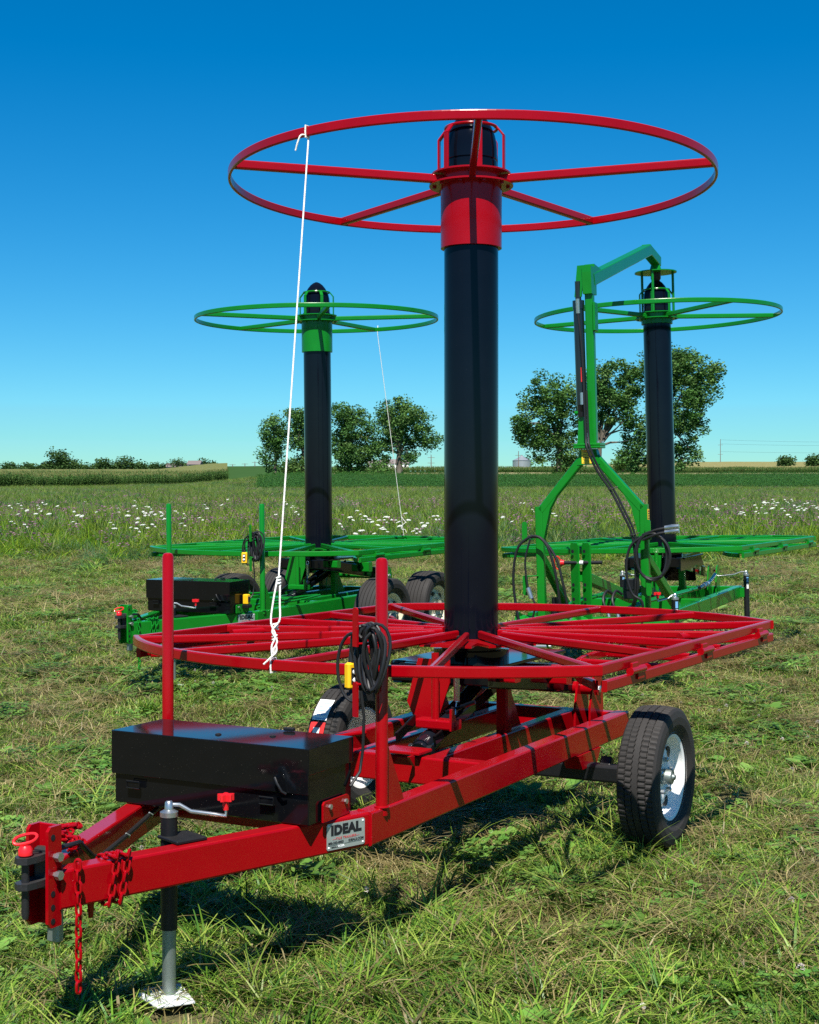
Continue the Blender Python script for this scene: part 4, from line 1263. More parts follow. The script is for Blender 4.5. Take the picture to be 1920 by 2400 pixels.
# ------------------------------------------------------------------ mown grass
protos = []
for s in range(4): T = proto_mown(10 + s); protos.append(T)                 # 0-3
for s in range(4): T = proto_long(20 + s); protos.append(T)                 # 4-7
for s in range(3): T = proto_straw(30 + s); protos.append(T)                # 8-10
for s in range(3): T = proto_clover(40 + s); protos.append(T)               # 11-13
for s in range(2): T = proto_broad(50 + s); protos.append(T)                # 14-15
for s in range(2): T = proto_long(60 + s, 14, .05, (.15, .28)); protos.append(T)   # 16-17 tall tufts
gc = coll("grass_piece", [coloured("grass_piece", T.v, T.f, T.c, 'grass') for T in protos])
P = wedge(3.0, 31, lambda y: 330 * np.interp(y, [3, 6, 9, 14, 31], [1, .85, .72, .46, .30]))
x, y = P[:, 0], P[:, 1]
n = len(P)
pn = .6 * vnoise(x, y, 1.1) + .4 * vnoise(x, y, 3.3)
pn2 = .6 * vnoise(x + 40, y, .8) + .4 * vnoise(x, y + 30, 2.7)
bare = (vnoise(x + 11, y + 5, 1.6) > .80) & (y < 9)
for (bx, by, ra_, rb_) in ((.55, 5.73, .34, .12), (-.46, 5.62, .30, .12), (.62, 4.84, .30, .10), (-.52, 4.72, .30, .10), (-.80, 4.78, .16, .13), (.15, 4.70, .2, .08), (-1.25, 8.6, .5, .16)):
    bare |= (((x - bx + .05 * np.sin(y * 23)) / ra_) ** 2 + ((y - by + .03 * np.sin(x * 19)) / rb_) ** 2) < 1
u = rng.random(n)
lush = np.clip((6.4 - y) / 2.4, 0, 1) * .46 + .06
idx = np.where(u < lush * (.35 + pn * 1.1), rng.integers(4, 8, n), rng.integers(0, 4, n))
idx = np.where((rng.random(n) < np.clip((pn2 - .45) * .8, .035, .15)) , rng.integers(8, 11, n), idx)
idx = np.where((rng.random(n) < np.clip((vnoise(x + 70, y, 1.3) - .50) * .6, .015, .15)), rng.integers(11, 14, n), idx)
idx = np.where(rng.random(n) < np.where(y < 9, .012, .006), rng.integers(14, 16, n), idx)
idx = np.where((rng.random(n) < .018) & (y < 8), rng.integers(16, 18, n), idx)
idx = np.where(bare & (rng.random(n) < .6), rng.integers(8, 11, n), idx)
keep = ~(bare & (rng.random(n) < .84))
keep &= ~((((x - 1.245) / .22) ** 2 + ((y - 6.93) / .40) ** 2 < 1) & (rng.random(n) < .7))
keep &= ~((((x + .80) / .14) ** 2 + ((y - 4.74) / .16) ** 2 < 1))
far_s = np.interp(y, [3, 8, 14, 31], [1.0, 1.1, 1.45, 2.0])
s = rng.uniform(.75, 1.25, n) * far_s
scl = np.stack([s, s, s * np.interp(y, [3, 14, 31], [1.0, .70, .8])], 1)
rot = np.stack([rng.normal(0, .12, n), rng.normal(0, .12, n), rng.uniform(0, 6.283, n)], 1)
pts = np.stack([x, y, bumpy(x, y) + .0], 1)
scatter("mown_grass", pts[keep], rot[keep], scl[keep], idx[keep], gc, "mown green and straw-coloured grass round the trailers")
# extra tufts left standing at wheels, jack and table shadow
ex = []
for (cx, cy, rad, k) in ((1.42, 6.45, .22, 14), (.95, 6.75, .2, 14), (-.62, 4.95, .14, 16), (.6, 5.7, 1.0, 70), (-.42, 8.0, .4, 30), (-.3, 5.4, .7, 40), (1.0, 4.2, .9, 50), (-1.2, 4.0, .5, 30)):
    a_ = rng.uniform(0, 6.283, k); d = rad * np.sqrt(rng.random(k)); ex.append(np.stack([cx + d * np.cos(a_), cy + d * np.sin(a_)], 1))
E_ = np.concatenate(ex); n = len(E_); s = rng.uniform(.55, 1.0, n)
scatter("grass_tufts", np.stack([E_[:, 0], E_[:, 1], bumpy(E_[:, 0], E_[:, 1])], 1), np.stack([rng.normal(0, .2, n), rng.normal(0, .2, n), rng.uniform(0, 6.283, n)], 1), np.stack([s, s, s], 1), rng.integers(16, 18, n), gc, "longer grass tufts standing beside wheels and jack")
# white clover heads dotted through the turf
T = Tuft(77)
for k in range(40):
    a_ = T.r.uniform(0, 6.283); e = T.r.uniform(-.3, 1.5); p = (.007 * math.cos(a_) * math.cos(e), .007 * math.sin(a_) * math.cos(e), .075 + .007 * math.sin(e))
    T.leaf(p, .008, a_, e, (.62, .60, .55) if k % 4 else (.5, .38, .38), asp=.5)
T.blade(0, 0, .075, .002, .05, 0, (.08, .13, .03))
cc = coll("clover_head", [coloured("clover_head", T.v, T.f, T.c, 'grass')])
P = wedge(3.4, 16, lambda y: 2.4); n = len(P); s = rng.uniform(.8, 1.3, n)
k_ = vnoise(P[:, 0] + 9, P[:, 1], .9) > .45
scatter("clover_flowers", np.stack([P[:, 0], P[:, 1], bumpy(P[:, 0], P[:, 1])], 1)[k_], np.zeros((n, 3))[k_], np.stack([s, s, s], 1)[k_], np.zeros(n)[k_], cc, "small white clover heads in the mown grass")

# ------------------------------------------------------------------ meadow
def proto_meadow(seed, n=34, h=(.35, .75), cols=None, rad=.22):
    T = Tuft(seed); r = T.r
    for i in range(n):
        d = rad * math.sqrt(r.random()); a_ = r.uniform(0, 6.283)
        T.blade(d * math.cos(a_), d * math.sin(a_), r.uniform(*h), r.uniform(.010, .020), r.uniform(.1, .8), r.uniform(0, 6.283), pick(cols or GREENS, r), seg=3)
    return T
def proto_purple(seed):
    T = proto_meadow(seed, 22, (.25, .5), [(.09, .17, .04), (.12, .20, .05), (.08, .14, .05)])
    r = T.r
    for i in range(26):
        d = .22 * math.sqrt(r.random()); a_ = r.uniform(0, 6.283); z = r.uniform(.15, .5)
        T.leaf((d * math.cos(a_), d * math.sin(a_), z), r.uniform(.035, .06), r.uniform(0, 6.28), r.uniform(-.3, .5), pick([(.10, .19, .05), (.13, .23, .06)], r), asp=.6)
    for i in range(7):
        d = .2 * math.sqrt(r.random()); a_ = r.uniform(0, 6.283); z = r.uniform(.42, .60)
        for k in range(5):
            T.leaf((d * math.cos(a_), d * math.sin(a_), z), .032, 1.257 * k, r.uniform(0, 1.2), pick([(.36, .17, .30), (.44, .24, .38), (.28, .13, .22), (.34, .22, .22)], r), asp=.8)
    return T
PALE = [(.12, .19, .045), (.15, .21, .06), (.10, .165, .038), (.19, .22, .075)]
BLUE = [(.07, .15, .06), (.09, .17, .075), (.06, .125, .045)]
mp = [proto_meadow(100 + s) for s in range(2)] + [proto_meadow(110 + s, cols=PALE, h=(.4, .85)) for s in range(2)] + [proto_purple(120 + s) for s in range(3)] + [proto_meadow(130, 40, (.4, .8), BLUE)]
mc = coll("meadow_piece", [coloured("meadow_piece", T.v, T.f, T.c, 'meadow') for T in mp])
P = wedge(23.5, 262, lambda y: np.interp(y, [26, 34, 60, 100, 172, 262], [11, 9, 4.2, 2.2, 1.3, .8]), side=.34, pad=4)
x, y = P[:, 0], P[:, 1]; n = len(P)
edge = 26.5 + 2.6 * (vnoise(x, y * .3, .45) - .5) * 2 + .05 * x + rng.normal(0, .8, n)
u = rng.random(n)
pz = .55 * vnoise(x, y, .11) + .45 * vnoise(x, y, .33)
pur = np.interp(y, [27, 31, 46, 60, 90], [.03, .34, .50, .34, .12]) * np.clip(.35 + 1.3 * (pz - .3), .1, 1.3)
idx = np.where(u < pur, rng.integers(4, 7, n), np.where(rng.random(n) < .16 + .5 * (vnoise(x + 33, y, .16) > .62), 7, np.where(rng.random(n) < np.interp(y, [27, 60, 110], [.25, .5, .8]), rng.integers(2, 4, n), rng.integers(0, 2, n))))
keep = (y > edge) & ((y < 166) | ((x / y < -.10) & (x / y > -.30)))
hs = np.interp(y - edge, [0, 2.5, 8], [.28, .55, .85]) * np.interp(y, [30, 172], [.9, .8])
s = rng.uniform(.8, 1.25, n) * np.interp(y, [26, 60, 172], [1.15, 1.6, 2.3])
scl = np.stack([s, s, rng.uniform(.8, 1.2, n) * hs * np.interp(y, [26, 172], [1.05, 1.25])], 1)
rot = np.stack([rng.normal(0, .1, n), rng.normal(0, .1, n), rng.uniform(0, 6.283, n)], 1)
scatter("meadow", np.stack([x, y, ground_z(x, y)], 1)[keep], rot[keep], scl[keep], idx[keep], mc, "tall meadow grass with purple clover behind the trailers")

# Queen Anne's lace: single plants
def lace_mesh(seed):
    r = random.Random(seed); g = G(); h = 1.0
    g.tube([(0, 0, 0), (.02 * r.uniform(-1, 1), .02, h * .5), (.0, .0, h)], [.004, .004, .003], 4)
    heads = ((0, 0, h, .062), (.10, .04, h - .10, .040)) if seed % 2 else ((0, 0, h, .070),)
    for (ox, oy, oz, R_) in heads:
        if ox: g.tube([(0, 0, h * .55), (ox * .7, oy * .7, h * .75), (ox, oy, oz)], .003, 4)
    ns = len(g.f)
    for (ox, oy, oz, R_) in heads:
        tx, ty = r.uniform(-.35, .35), r.uniform(-.9, -.2)
        for k in range(34):
            an = k * 2.4; d = R_ * math.sqrt(k / 34)
            a_, b_ = d * math.cos(an), d * math.sin(an)
            x, y, z = ox + a_, oy + b_, oz + .016 * (1 - (d / R_) ** 2) + r.uniform(-.006, .006) + a_ * tx * .6 - b_ * ty * .0 + b_ * (-ty) * .5
            s = R_ * r.uniform(.12, .2)
            g.add([(x + s, y, z), (x, y + s, z + .004), (x - s, y, z), (x, y - s, z + .004), (x, y, z + .012), (x, y, z - .012)],
                  [(0, 1, 4), (1, 2, 4), (2, 3, 4), (3, 0, 4), (1, 0, 5), (2, 1, 5), (3, 2, 5), (0, 3, 5)])
    me = mesh_of('white_wildflower', g, 'stem', 80)
    me.materials.append(M['petal'])
    me.polygons.foreach_set('material_index', [0] * ns + [1] * (len(g.f) - ns))
    return me
M['stem'] = paint("flower_stem", (.09, .15, .04), .8, 0, bump=0)
laces = [lace_mesh(k) for k in range(4)]
def lace(x, y, k, big, where):
    o = bpy.data.objects.new('white_wildflower', laces[k % 4]); COL.objects.link(o)
    hh = random.uniform(.48, .72)
    o.location = (x, y, gz(x, y) - .02); o.scale = (big, big, hh); o.rotation_euler = (random.uniform(-.12, .12), random.uniform(-.12, .12), random.uniform(-.6, .6))
    tag(o, 'white flat-topped wildflower ' + where, 'wildflower', 'white wildflowers ' + where)
def at_px(px, D): return (px - 862.5) / 2994 * D
clusters = [(140, 40, 70, 12), (240, 34, 70, 16), (330, 36, 50, 12), (60, 44, 70, 6), (790, 33, 60, 16), (850, 32, 40, 14), (430, 42, 50, 5), (560, 40, 60, 6), (1110, 36, 40, 5),
            (1560, 42, 40, 8), (1620, 45, 60, 16), (1660, 44, 30, 10), (1690, 40, 40, 6), (180, 52, 120, 8), (1090, 44, 40, 4)]
WHERE = [(350, 'in the open meadow left of the green guide posts'), (575, 'between the two green guide posts'), (700, 'close behind the left green mast'), (940, 'behind the green table by the thin rope'),
         (1115, 'between the red mast and the green arch frame'), (1350, 'seen through the green arch frame'), (1440, 'close behind the right-hand mast'), (9999, 'beyond the right-hand green table')]
for (px, D, sp_, k) in clusters:
    for i in range(k):
        d_ = D * random.uniform(.82, 1.25)
        p_ = random.gauss(px, sp_ * 1.15)
        if 930 < p_ < 1060 or 640 < p_ < 705: p_ += 120          # nothing of these would show behind the masts
        where = [w for lim, w in WHERE if p_ < lim][0]
        lace(at_px(p_, d_), d_, i, random.uniform(.5, .95), where)

# ------------------------------------------------------------------ crops
def corn_plant(seed):
    T = Tuft(seed); r = T.r
    T.blade(0, 0, 2.05, .05, .02, 0, (.07, .12, .03), seg=2); T.blade(0, 0, 2.05, .05, .02, 1.57, (.07, .12, .03), seg=2)
    for i in range(10):
        z = .25 + i * .17; a_ = (i % 2) * 3.14 + r.uniform(-.5, .5); o = len(T.v)
        col = pick([(.045, .11, .020), (.065, .145, .028), (.09, .17, .04)], r)
        L = r.uniform(.55, .8); up = r.uniform(.25, .5)
        for k in range(5):
            q = k / 4; hx = L * q; vz = z + up * math.sin(q * 2.5) * .9 - .10 * q; w = .05 * (1 - q ** 2) + .004
            for s in (-1, 1):
                T.v.append((hx * math.cos(a_) - w * s * math.sin(a_), hx * math.sin(a_) + w * s * math.cos(a_), vz)); T.c.append((*col, 1))
        for k in range(4): T.f.append((o + 2 * k, o + 2 * k + 1, o + 2 * k + 3, o + 2 * k + 2))
    for i in range(6): T.blade(0, 0, .32, .03, r.uniform(.1, .9), r.uniform(0, 6.28), pick([(.28, .27, .095), (.21, .225, .075)], r), seg=2, z0=2.0)
    return T
kc = coll("corn_piece", [coloured("corn_piece", T.v, T.f, T.c, 'corn') for T in (corn_plant(200), corn_plant(201), corn_plant(202))])
def corn_rows(name, label, x0, x1, front, rows, xlim, extra=None):
    pts = []
    for k in range(rows):
        d = .76 * k if k < 14 else .76 * 14 + (k - 14) * 2.2
        st = (.24 if k < 6 else (.34 if k < 14 else .9)) * (extra or 1)
        xx = np.arange(x0, x1, st); xx = xx + rng.normal(0, .04, len(xx))
        yy = front(xx) + d + rng.normal(0, .08, len(xx))
        m = xlim(xx, yy)
        pts.append(np.stack([xx, yy], 1)[m])
    Q = np.concatenate(pts); n = len(Q); s = rng.uniform(.9, 1.1, n)
    return scatter(name, np.stack([Q[:, 0], Q[:, 1], ground_z(Q[:, 0], Q[:, 1]) - .02], 1), np.stack([rng.normal(0, .05, n), rng.normal(0, .05, n), rng.uniform(0, 6.283, n)], 1), np.stack([s * 1.1, s * 1.1, s * (.86 + .28 * vnoise(Q[:, 0], Q[:, 1], .22))], 1), rng.integers(0, 3, n), kc, label)
lf = lambda x: np.interp(x, [-130, -56, -48, -41, -36], [172, 195, 218, 265, 292])
corn_rows("corn_crop", "green corn with tan tassels at the meadow edge, near the low treeline", -130, -34, lf, 90, lambda x, y: (x / y < -.128) & (x / y > -.45))
rf = lambda x: 482 - .10 * x
corn_rows("corn_crop", "green corn with tan tassels beyond the soybean field and tall trees", -42, 240, rf, 44, lambda x, y: (x / y > -.088) & (x / y < .44), 2.0)
m_can, t, b = base_mat("corn_canopy_mat")
ge = nd(t, "ShaderNodeNewGeometry")
cA = noise_mix(t, ge.outputs["Position"], [(.10, .12, .036), (.22, .195, .078), (.14, .145, .05)], .7)
t.links.new(cA, b.inputs["Base Color"]); b.inputs["Roughness"].default_value = .9; b.inputs["Specular IOR Level"].default_value = .1
m_canl, t, b = base_mat("corn_canopy_greener")
ge = nd(t, "ShaderNodeNewGeometry")
cA = noise_mix(t, ge.outputs["Position"], [(.060, .090, .022), (.135, .14, .045), (.085, .108, .030)], 1.1)
t.links.new(cA, b.inputs["Base Color"]); b.inputs["Roughness"].default_value = .9; b.inputs["Specular IOR Level"].default_value = .1
def canopy(name, label, x0, x1, yf, depth, q0, q1, mat, hgt, nx=60, ny=40):
    v = []; f = []
    for j in range(ny):
        for i in range(nx):
            q = q0 + (q1 - q0) * i / (nx - 1)
            yb = yf(q); yy = yb + depth * (j / (ny - 1)) ** 1.6
            xx = q * yy
            v.append((xx, yy, gz(xx, yy) + hgt + (0 if j else -.6) + .12 * math.sin(i * 3.1) * math.sin(j * 2.3)))
    for j in range(ny - 1):
        for i in range(nx - 1): f.append((j * nx + i, j * nx + i + 1, (j + 1) * nx + i + 1, (j + 1) * nx + i))
    me = bpy.data.meshes.new(name); me.from_pydata(v, [], f); me.materials.append(mat); me.update(); me.shade_smooth()
    o = bpy.data.objects.new(name, me); COL.objects.link(o); tag(o, label, None, kind='stuff')
canopy("corn_field", "ripening corn field top stretching back to the far treeline", 0, 0, lambda q: float(np.interp(q, [-.45, -.288, -.22, -.155, -.125], [186, 195, 218, 265, 292])) + 6, 400, -.42, -.128, m_canl, 1.7)
canopy("corn_field", "ripening tan corn field top on the rise behind the trees", 0, 0, lambda q: 482 / (1 + .10 * q) + 6, 440, -.088, .44, m_can, 1.75)

# soybeans: low dark green crop on the right
def soy(seed):
    T = Tuft(seed); r = T.r
    for i in range(80):
        d = .55 * math.sqrt(r.random()); a_ = r.uniform(0, 6.283); z = .95 * (1 - (d / .9) ** 2) * r.uniform(.45, 1.0)
        T.leaf((d * math.cos(a_), d * math.sin(a_), z), r.uniform(.09, .16), r.uniform(0, 6.28), r.uniform(-.4, .5), pick([(.030, .105, .016), (.045, .145, .024), (.022, .080, .013), (.075, .18, .035)], r), asp=.75)
    return T
yc = coll("soy_piece", [coloured("soy_piece", T.v, T.f, T.c, 'soy') for T in (soy(300), soy(301))])
P = []
yy = 166.0
while yy < 268:
    xx = np.arange(-.105 * yy, .42 * yy, .62 + (yy - 166) * .006); xx = xx + rng.normal(0, .12, len(xx))
    P.append(np.stack([xx, np.full(len(xx), yy) + rng.normal(0, .15, len(xx))], 1)); yy += .85 + (yy - 166) * .008
P = np.concatenate(P); n = len(P); s = rng.uniform(.8, 1.2, n)
scatter("soybean_crop", np.stack([P[:, 0], P[:, 1], ground_z(P[:, 0], P[:, 1])], 1), np.stack([np.zeros(n), np.zeros(n), rng.uniform(0, 6.283, n)], 1), np.stack([s, s, s * rng.uniform(.85, 1.1, n)], 1), rng.integers(0, 2, n), yc, "dark green soybean crop between meadow and tan strip")
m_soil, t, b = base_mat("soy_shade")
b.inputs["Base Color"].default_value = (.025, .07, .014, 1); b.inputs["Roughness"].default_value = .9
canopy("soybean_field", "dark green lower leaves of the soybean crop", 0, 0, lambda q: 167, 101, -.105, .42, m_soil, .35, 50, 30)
m_tan, t, b = base_mat("dry_strip")
ge = nd(t, "ShaderNodeNewGeometry")
cA = noise_mix(t, ge.outputs["Position"], [(.17, .17, .06), (.34, .27, .13), (.24, .21, .09)], .8)
t.links.new(cA, b.inputs["Base Color"]); b.inputs["Roughness"].default_value = .95
def strip_sheet(name, q0, q1, y0f, y1f, mat, lift, nx=50, ny=8):
    v = []; f = []
    for j in range(ny):
        for i in range(nx):
            q = q0 + (q1 - q0) * i / (nx - 1); yy = y0f(q) + (y1f(q) - y0f(q)) * j / (ny - 1); v.append((q * yy, yy, gz(q * yy, yy) + lift))
    for j in range(ny - 1):
        for i in range(nx - 1): f.append((j * nx + i, j * nx + i + 1, (j + 1) * nx + i + 1, (j + 1) * nx + i))
    me = bpy.data.meshes.new(name); me.from_pydata(v, [], f); me.materials.append(mat); me.update(); me.shade_smooth()
    o = bpy.data.objects.new(name, me); COL.objects.link(o); tag(o, None, None, kind='structure')
strip_sheet("dry_field_strip", -.088, .42, lambda q: 264, lambda q: 482 / (1 + .10 * q) + 1, m_tan, .25, 50, 30)
# dark green hill on the far left centre
m_hill, t, b = base_mat("far_crop")
ge = nd(t, "ShaderNodeNewGeometry")
cA = noise_mix(t, ge.outputs["Position"], [(.025, .065, .02), (.04, .085, .028)], .2)
t.links.new(cA, b.inputs["Base Color"]); b.inputs["Roughness"].default_value = 1.0; b.inputs["Specular IOR Level"].default_value = 0.0
strip_sheet("far_green_field", -.20, -.086, lambda q: 262 + 0 * q, lambda q: 860, m_hill, .15, 40, 40)
# ------------------------------------------------------------------ trees
m_bark, t, b = base_mat("bark")
tc = nd(t, "ShaderNodeTexCoord")
cA = noise_mix(t, tc.outputs["Object"], [(.05, .042, .032), (.12, .10, .075), (.08, .065, .05)], 6.0)
t.links.new(cA, b.inputs["Base Color"]); b.inputs["Roughness"].default_value = .9

TREE_COL = [(.066, .142, .040), (.090, .175, .052), (.050, .112, .034), (.125, .210, .072), (.074, .150, .052)]
def tree(label, x, y, clumps, trunk_h, tr, leaf, per, seed, cols=TREE_COL, limbs=12, name='broadleaf_tree', group='trees along the field edge', lean=0.0, spread=1.0):
    """clumps: (dx, dz, rx, rz, count) ellipsoids that make the crown's outline, dx across, dz up from the base"""
    r = np.random.default_rng(seed); z0 = gz(x, y)
    root = thing(name, label, 'tree', (x, y, z0 - .15), group=group)
    H = max(c[1] + c[3] for c in clumps)
    centers = []
    for (dx, dz, rx, rz, cnt) in clumps:
        for _ in range(int(cnt * 1.65)):
            while True:
                p = r.uniform(-1, 1, 3)
                d = np.linalg.norm(p)
                if d <= 1 and d > .25: break
            centers.append((dx + p[0] * rx, p[1] * rx * .95 * spread, dz + p[2] * rz))
    centers = np.array(centers)
    V = []; Fc = []; C = []
    for c in centers:
        sz = r.uniform(.55, 1.3) * leaf * 4.1
        n = int(per * r.uniform(.7, 1.3))
        pts = r.normal(0, 1, (n, 3)); pts /= np.maximum(np.linalg.norm(pts, axis=1)[:, None], .3)
        pts = c + pts * (r.random((n, 1)) ** .45) * sz * np.array([1, 1, .72])
        base = np.array(cols[int(r.integers(len(cols)))]) * r.uniform(.8, 1.2)
        for p in pts:
            s = leaf * r.uniform(.6, 1.25)
            nrm = r.normal(0, 1, 3); nrm[2] = abs(nrm[2]) * .8; nrm /= np.linalg.norm(nrm)
            a_ = np.cross(nrm, [0, 0, 1.0]); a_ = a_ / max(np.linalg.norm(a_), .01); b_ = np.cross(nrm, a_)
            o = len(V)
            V += [p + a_ * s * .55, p + b_ * s * .40 + nrm * s * .12, p - a_ * s * .55, p - b_ * s * .40 - nrm * s * .10]
            Fc.append((o, o + 1, o + 2, o + 3))
            cc = base * r.uniform(.8, 1.25); C += [(*cc, 1)] * 4
    me = coloured('crown', np.array(V), Fc, C, 'tree')
    o = bpy.data.objects.new('crown', me); COL.objects.link(o); o.parent = root
    g = G()
    P = []
    for i in range(7):
        t_ = i / 6; P.append((lean * H * t_ ** 1.5 + .15 * tr * math.sin(t_ * 7 + seed), .1 * math.sin(t_ * 5), trunk_h * t_))
    g.tube(P, [tr * (1.25 - .5 * (i / 6)) * (1.25 if i == 0 else 1) for i in range(7)], 10)
    top = Vector(P[-1])
    for k in range(limbs):
        c = Vector(centers[int(r.integers(len(centers)))])
        st = Vector(P[-1 if k % 2 else -2]); mid = st.lerp(c, .5) + Vector((r.normal(0, .4), r.normal(0, .4), abs(r.normal(0, .7))))
        g.tube([st, st.lerp(mid, .5) + Vector((0, 0, .3)), mid, c], [tr * .55, tr * .42, tr * .26, tr * .08], 6)
    put('trunk', g, m_bark, root)
    return root

def pxz(px, py, D): return (px - 862.5) / 2994 * D, 1.72 - (py - 1046.4) / 2994 * D
def tree_px(label, base_px, D, blobs, trunk_top_py, tr, leaf, per, seed, **kw):
    """blobs given as the crown's outline in metres after projecting (px, py, rx_px, rz_px, count) at distance D"""
    x, _ = pxz(base_px, 0, D); z0 = gz(x, D); k = D / 2994
    cl = []
    for (px, py, rx, rz, cnt) in blobs:
        X, Z = pxz(px, py, D); cl.append((X - x, Z - z0 + .15, rx * k, rz * k, cnt))
    _, zt = pxz(0, trunk_top_py, D)
    return tree(label, x, D, cl, zt - z0, tr, leaf, per, seed, **kw)

G1 = 'big trees at the edge of the corn'
tree_px('broad leaning tree between the silo and the boom mast', 1178, 272, [(1160, 830, 55, 45, 26), (1125, 890, 48, 55, 26), (1190, 880, 40, 60, 22), (1112, 918, 26, 26, 8), (1152, 950, 30, 34, 10), (1200, 955, 35, 30, 10), (1185, 985, 20, 16, 5)], 930, .55, .44, 105, 1, limbs=16, group=G1)
tree_px('forked tree with pale crown just right of the boom mast', 1262, 268, [(1285, 810, 60, 48, 30), (1250, 850, 40, 60, 22), (1310, 860, 45, 50, 24), (1330, 800, 30, 30, 10), (1335, 940, 30, 40, 12), (1345, 975, 22, 22, 7)], 925, .5, .44, 105, 2, limbs=16, group=G1)
tree_px('tallest tree with wide crown behind the right-hand black mast', 1385, 266, [(1400, 775, 55, 45, 26), (1440, 770, 45, 42, 20), (1420, 850, 70, 60, 40), (1475, 815, 38, 34, 14), (1500, 790, 22, 20, 7), (1460, 900, 40, 50, 18), (1375, 920, 35, 60, 18), (1440, 955, 28, 24, 8), (1405, 985, 30, 18, 8)], 900, .75, .44, 105, 3, limbs=18, group=G1)
tree_px('slender tree with bare lower trunk left of the white rope', 580, 268, [(577, 905, 24, 26, 12), (568, 945, 24, 30, 13), (590, 925, 16, 30, 8), (575, 975, 18, 18, 6)], 930, .28, .37, 92, 4, limbs=8, group=G1)
tree_px('mid-height tree half hidden by the green trailer mast', 640, 272, [(622, 885, 22, 26, 11), (640, 900, 30, 34, 16), (625, 930, 22, 20, 8), (640, 980, 24, 24, 10)], 950, .4, .37, 92, 5, limbs=9, group=G1)
tree_px('dense tree with foliage to the ground right of the green mast', 735, 270, [(715, 885, 30, 35, 16), (745, 895, 34, 36, 20), (725, 940, 36, 36, 22), (745, 965, 34, 32, 18), (735, 990, 24, 14, 8), (780, 930, 22, 40, 12)], 930, .45, .38, 100, 6, limbs=10, group=G1)
tree_px('round-crowned tree on a stout trunk beside the thin rope', 841, 266, [(845, 870, 50, 32, 24), (870, 895, 40, 36, 20), (820, 905, 36, 36, 17), (905, 930, 22, 20, 8), (845, 925, 38, 30, 14), (862, 965, 16, 16, 5), (800, 950, 24, 24, 9)], 945, .55, .38, 100, 7, limbs=14, group=G1)
for (px, py, D, rx, rz, sd, lb) in ((1312, 972, 340, 18, 12, 20, 'low round bush behind the forked tree'), (610, 988, 320, 18, 14, 21, 'low bush behind the slender tree'), (800, 985, 330, 26, 18, 22, 'bushy tree beside the white farmhouse'), (1205, 975, 420, 30, 14, 23, 'low dark tree beside the grain bin')):
    x, z = pxz(px, py, D); k = D / 2994; g0 = gz(x, D)
    tree(lb, x, D, [(0, max(z - g0, rz * k * .8), rx * k, rz * k, 16)], 1.5, .25, .55, 45, sd, limbs=4, group='far bushes')
# far treeline on the left
far = [(20, 988, 14, 9), (60, 988, 14, 7), (95, 986, 12, 9), (122, 971, 21, 23), (148, 981, 18, 15), (182, 990, 16, 7), (215, 980, 12, 15), (243, 989, 13, 8), (270, 981, 21, 16), (297, 988, 10, 8), (325, 985, 8, 9), (350, 987, 12, 9), (375, 982, 14, 11), (402, 984, 16, 10), (430, 982, 14, 11), (448, 986, 8, 9)]
desc = ['low', 'spreading', 'rounded', 'tallest, broad', 'leafy', 'squat', 'small upright', 'dark', 'wide domed', 'tiny', 'narrow', 'bushy', 'round-topped', 'thick', 'pale-edged', 'little']
names_ = ['at the end of the far treeline', 'in the far treeline over the corn', 'beside the broad treeline crown', 'rising over the far corn field', 'right of the tallest treeline crown', 'in the dip of the far treeline', 'starting the second treeline clump', 'inside the second treeline clump', 'crowning the second treeline clump', 'ending the second treeline clump', 'before the farm buildings', 'left behind the long pink house', 'behind the long pink house', 'between the two far houses', 'behind the small pink shed', 'right of the small pink shed']
for i, (px, py, rx, rz) in enumerate(far):
    D = 640 if px < 310 else 800
    x, z = pxz(px, py, D); k = D / 2994; g0 = gz(x, D)
    base_z = pxz(px, 999, D)[1]
    tree('%s tree %s' % (desc[i], names_[i]), x, D, [(0, z - g0, rx * k, rz * k, 16), (0, (z - g0) * .45, rx * k * .9, (z - g0) * .5, 10)], max(1.5, (z - g0) * .5), 0.4, .85, 60, 400 + i, cols=[(.045, .088, .030), (.060, .108, .036), (.036, .074, .028)], limbs=3, name='far_tree', group='far treeline')
for i, (px, py, rx, rz, lb) in enumerate(((1655, 971, 8, 4, 'small far bush on the right-hand corn horizon'), (1714, 969, 12, 6, 'larger far tree on the right-hand corn horizon'))):
    D = 640
    x, z = pxz(px, py, D); k = D / 2994; g0 = gz(x, D)
    tree(lb, x, D, [(0, z - g0, rx * k, rz * k, 14), (0, (z - g0) * .5, rx * k, (z - g0) * .45, 8)], 2.0, 0.3, .85, 50, 450 + i, cols=[(.045, .088, .030), (.060, .108, .036)], limbs=3, name='far_tree', group='far trees on the horizon')

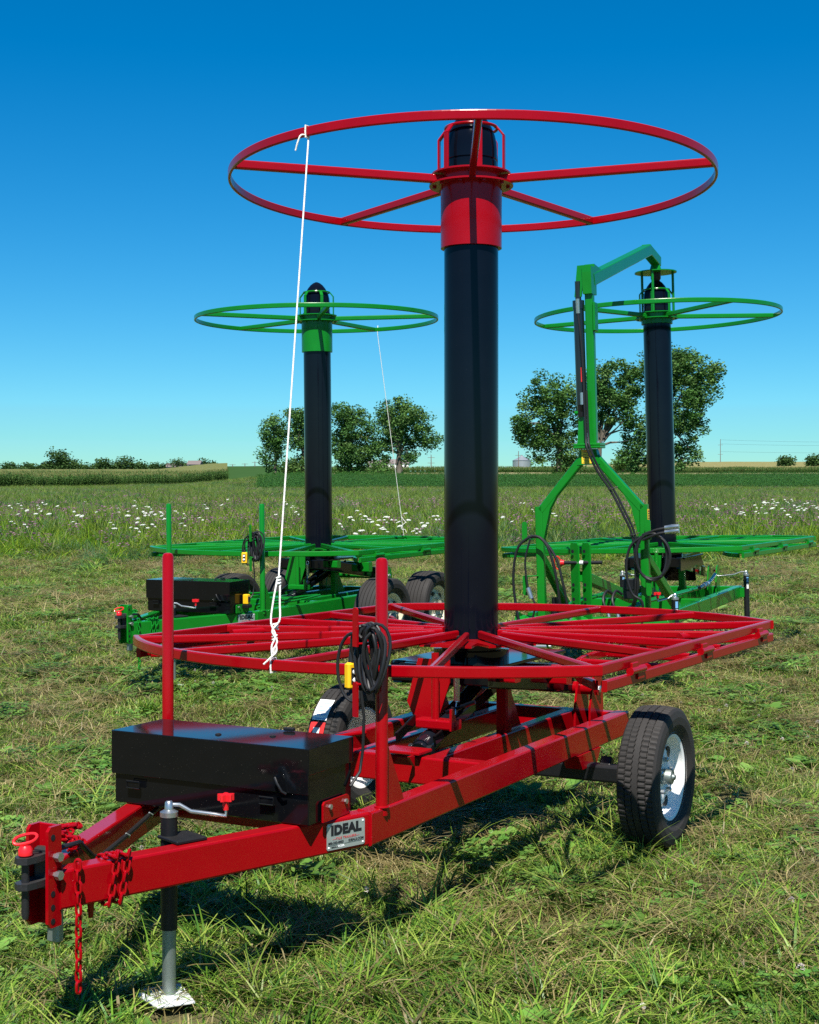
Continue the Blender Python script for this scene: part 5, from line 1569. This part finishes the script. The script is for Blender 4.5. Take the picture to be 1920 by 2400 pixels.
# ------------------------------------------------------------------ farm buildings, grain bin, poles
M['siding'] = paint("white_siding", (.70, .70, .68), .7, 0)
M['pink'] = paint("pinkish_siding", (.34, .30, .28), .7, 0)
M['roof'] = paint("grey_roof", (.16, .135, .13), .9, 0, spec=.1)
M['bin'] = paint("corrugated_steel", (.36, .38, .40), .45, 0, metallic=.6)
M['pole'] = paint("weathered_pole", (.14, .12, .10), .9, 0)
def house(label, px, py_base, D, w, h, d, wall, rotz=0.2, name='farm_house'):
    x, _ = pxz(px, 0, D); zb = pxz(px, py_base, D)[1]
    zb = max(zb, gz(x, D) - .1)
    rt = thing(name, label, 'building', (x, D, gz(x, D)), (0, 0, rotz))
    dz = zb - gz(x, D)
    put('wall', G().box((0, 0, (h + dz) / 2), (w, d, h + dz), b=.02), wall, rt)
    put('roof', G().prism([(-d / 2 - .4, 0), (d / 2 + .4, 0), (0, d * .32)], w + .6, (0, 0, h + dz), (0, 1, 0), (0, 0, 1)), 'roof', rt)
    for k in range(int(w // 3)):
        put('window', G().box((-w / 2 + 1.5 + 3 * k, -d / 2 - .03, dz + h * .55), (1.0, .06, 1.0), b=.01), 'ink', rt)
    put('door', G().box((w * .12, -d / 2 - .03, dz + 1.0), (1.0, .06, 2.0), b=.01), 'roof', rt)
house('long low pinkish house in front of the far trees', 372, 998, 800, 11, 2.2, 7, 'pink', .15)
house('small pinkish shed right of the long low house', 411, 998, 780, 7, 2.4, 7, 'pink', -.1, 'farm_shed')
house('white farm house showing behind the dense tree', 795, 991, 620, 8, 2.6, 6, 'siding', .2)
house('white farm shed behind the round-crowned tree trunk', 832, 990, 620, 12, 2.8, 6, 'siding', .0, 'farm_shed')
x, _ = pxz(1099, 0, 960); D = 960; zt = pxz(1099, 970, D)[1]; zp = pxz(1099, 960, D)[1]; rb = 19.5 * D / 2994
g0 = gz(x, D)
bn = thing('grain_bin', 'corrugated steel grain bin with conical roof on the horizon', 'silo', (x, D, g0))
pf = []
nn = 40
for i in range(nn + 1): pf.append((rb + (.06 if i % 2 else 0), (zt - g0) * i / nn))
put('bin_wall', G().lathe(pf, 40), 'bin', bn)
put('bin_roof', G().lathe([(rb + .3, zt - g0), (rb * .5, (zt + zp) / 2 - g0), (.6, zp - g0), (.6, zp - g0 + .5), (0, zp - g0 + .6)], 30), 'bin', bn)
def pole(label, px, py0, py1, D, arms):
    x, z1 = pxz(px, py0, D); z0 = gz(x, D)
    p = thing('power_pole', label, 'pole', (x, D, z0), group='power poles on the skyline')
    put('mast', G().tube([(0, 0, -.3), (0, 0, z1 - z0)], [.22, .14], 8), 'pole', p)
    for a_ in arms:
        put('crossarm', G().beam((-1.4, 0, (z1 - z0) * a_), (1.4, 0, (z1 - z0) * a_), .14, .16), 'pole', p)
pole('power pole with a crossarm on the right-hand corn horizon', 1517, 925, 970, 800, (.42, .78))
pole('power pole on the horizon beside the tall red mast', 908, 958, 985, 560, (.55, .85))
pole('thin pole rising behind the steel grain bin', 1092, 950, 975, 600, (.8,))
pole('thin power pole at the left of the dark green hill', 537, 972, 992, 640, (.85,))
pole('thin power pole on the crest of the dark green hill', 516, 976, 992, 640, (.85,))
pole('thin power pole between the small shed and the hill', 490, 978, 993, 640, (.85,))
pole('thin power pole close to the slender tree', 562, 968, 990, 640, (.85,))
# overhead lines
wx = []
for (zf, sag) in ((.42, 1.6), (.78, 1.9), (.97, 2.2)):
    xa, za = pxz(1517, 970 - 45 * zf, 800); xb, zb_ = xa + 190, za + 2.0
    pts = [(xa + (xb - xa) * i / 16, 800, za + (zb_ - za) * i / 16 - sag * 4 * (i / 16) * (1 - i / 16)) for i in range(17)]
    pl = [(xa - 90 * i / 10, 520 + 2 * i, za - 1.8 * 4 * (i / 20) * (1 - i / 20)) for i in range(11)]
    o = put('power_line', G().tube(pts, .05, 4), 'cable'); tag(o, 'thin overhead power line right of the crossarm pole', 'cable', 'overhead power lines')
# ------------------------------------------------------------------ a little plantain leaf standing in the foreground
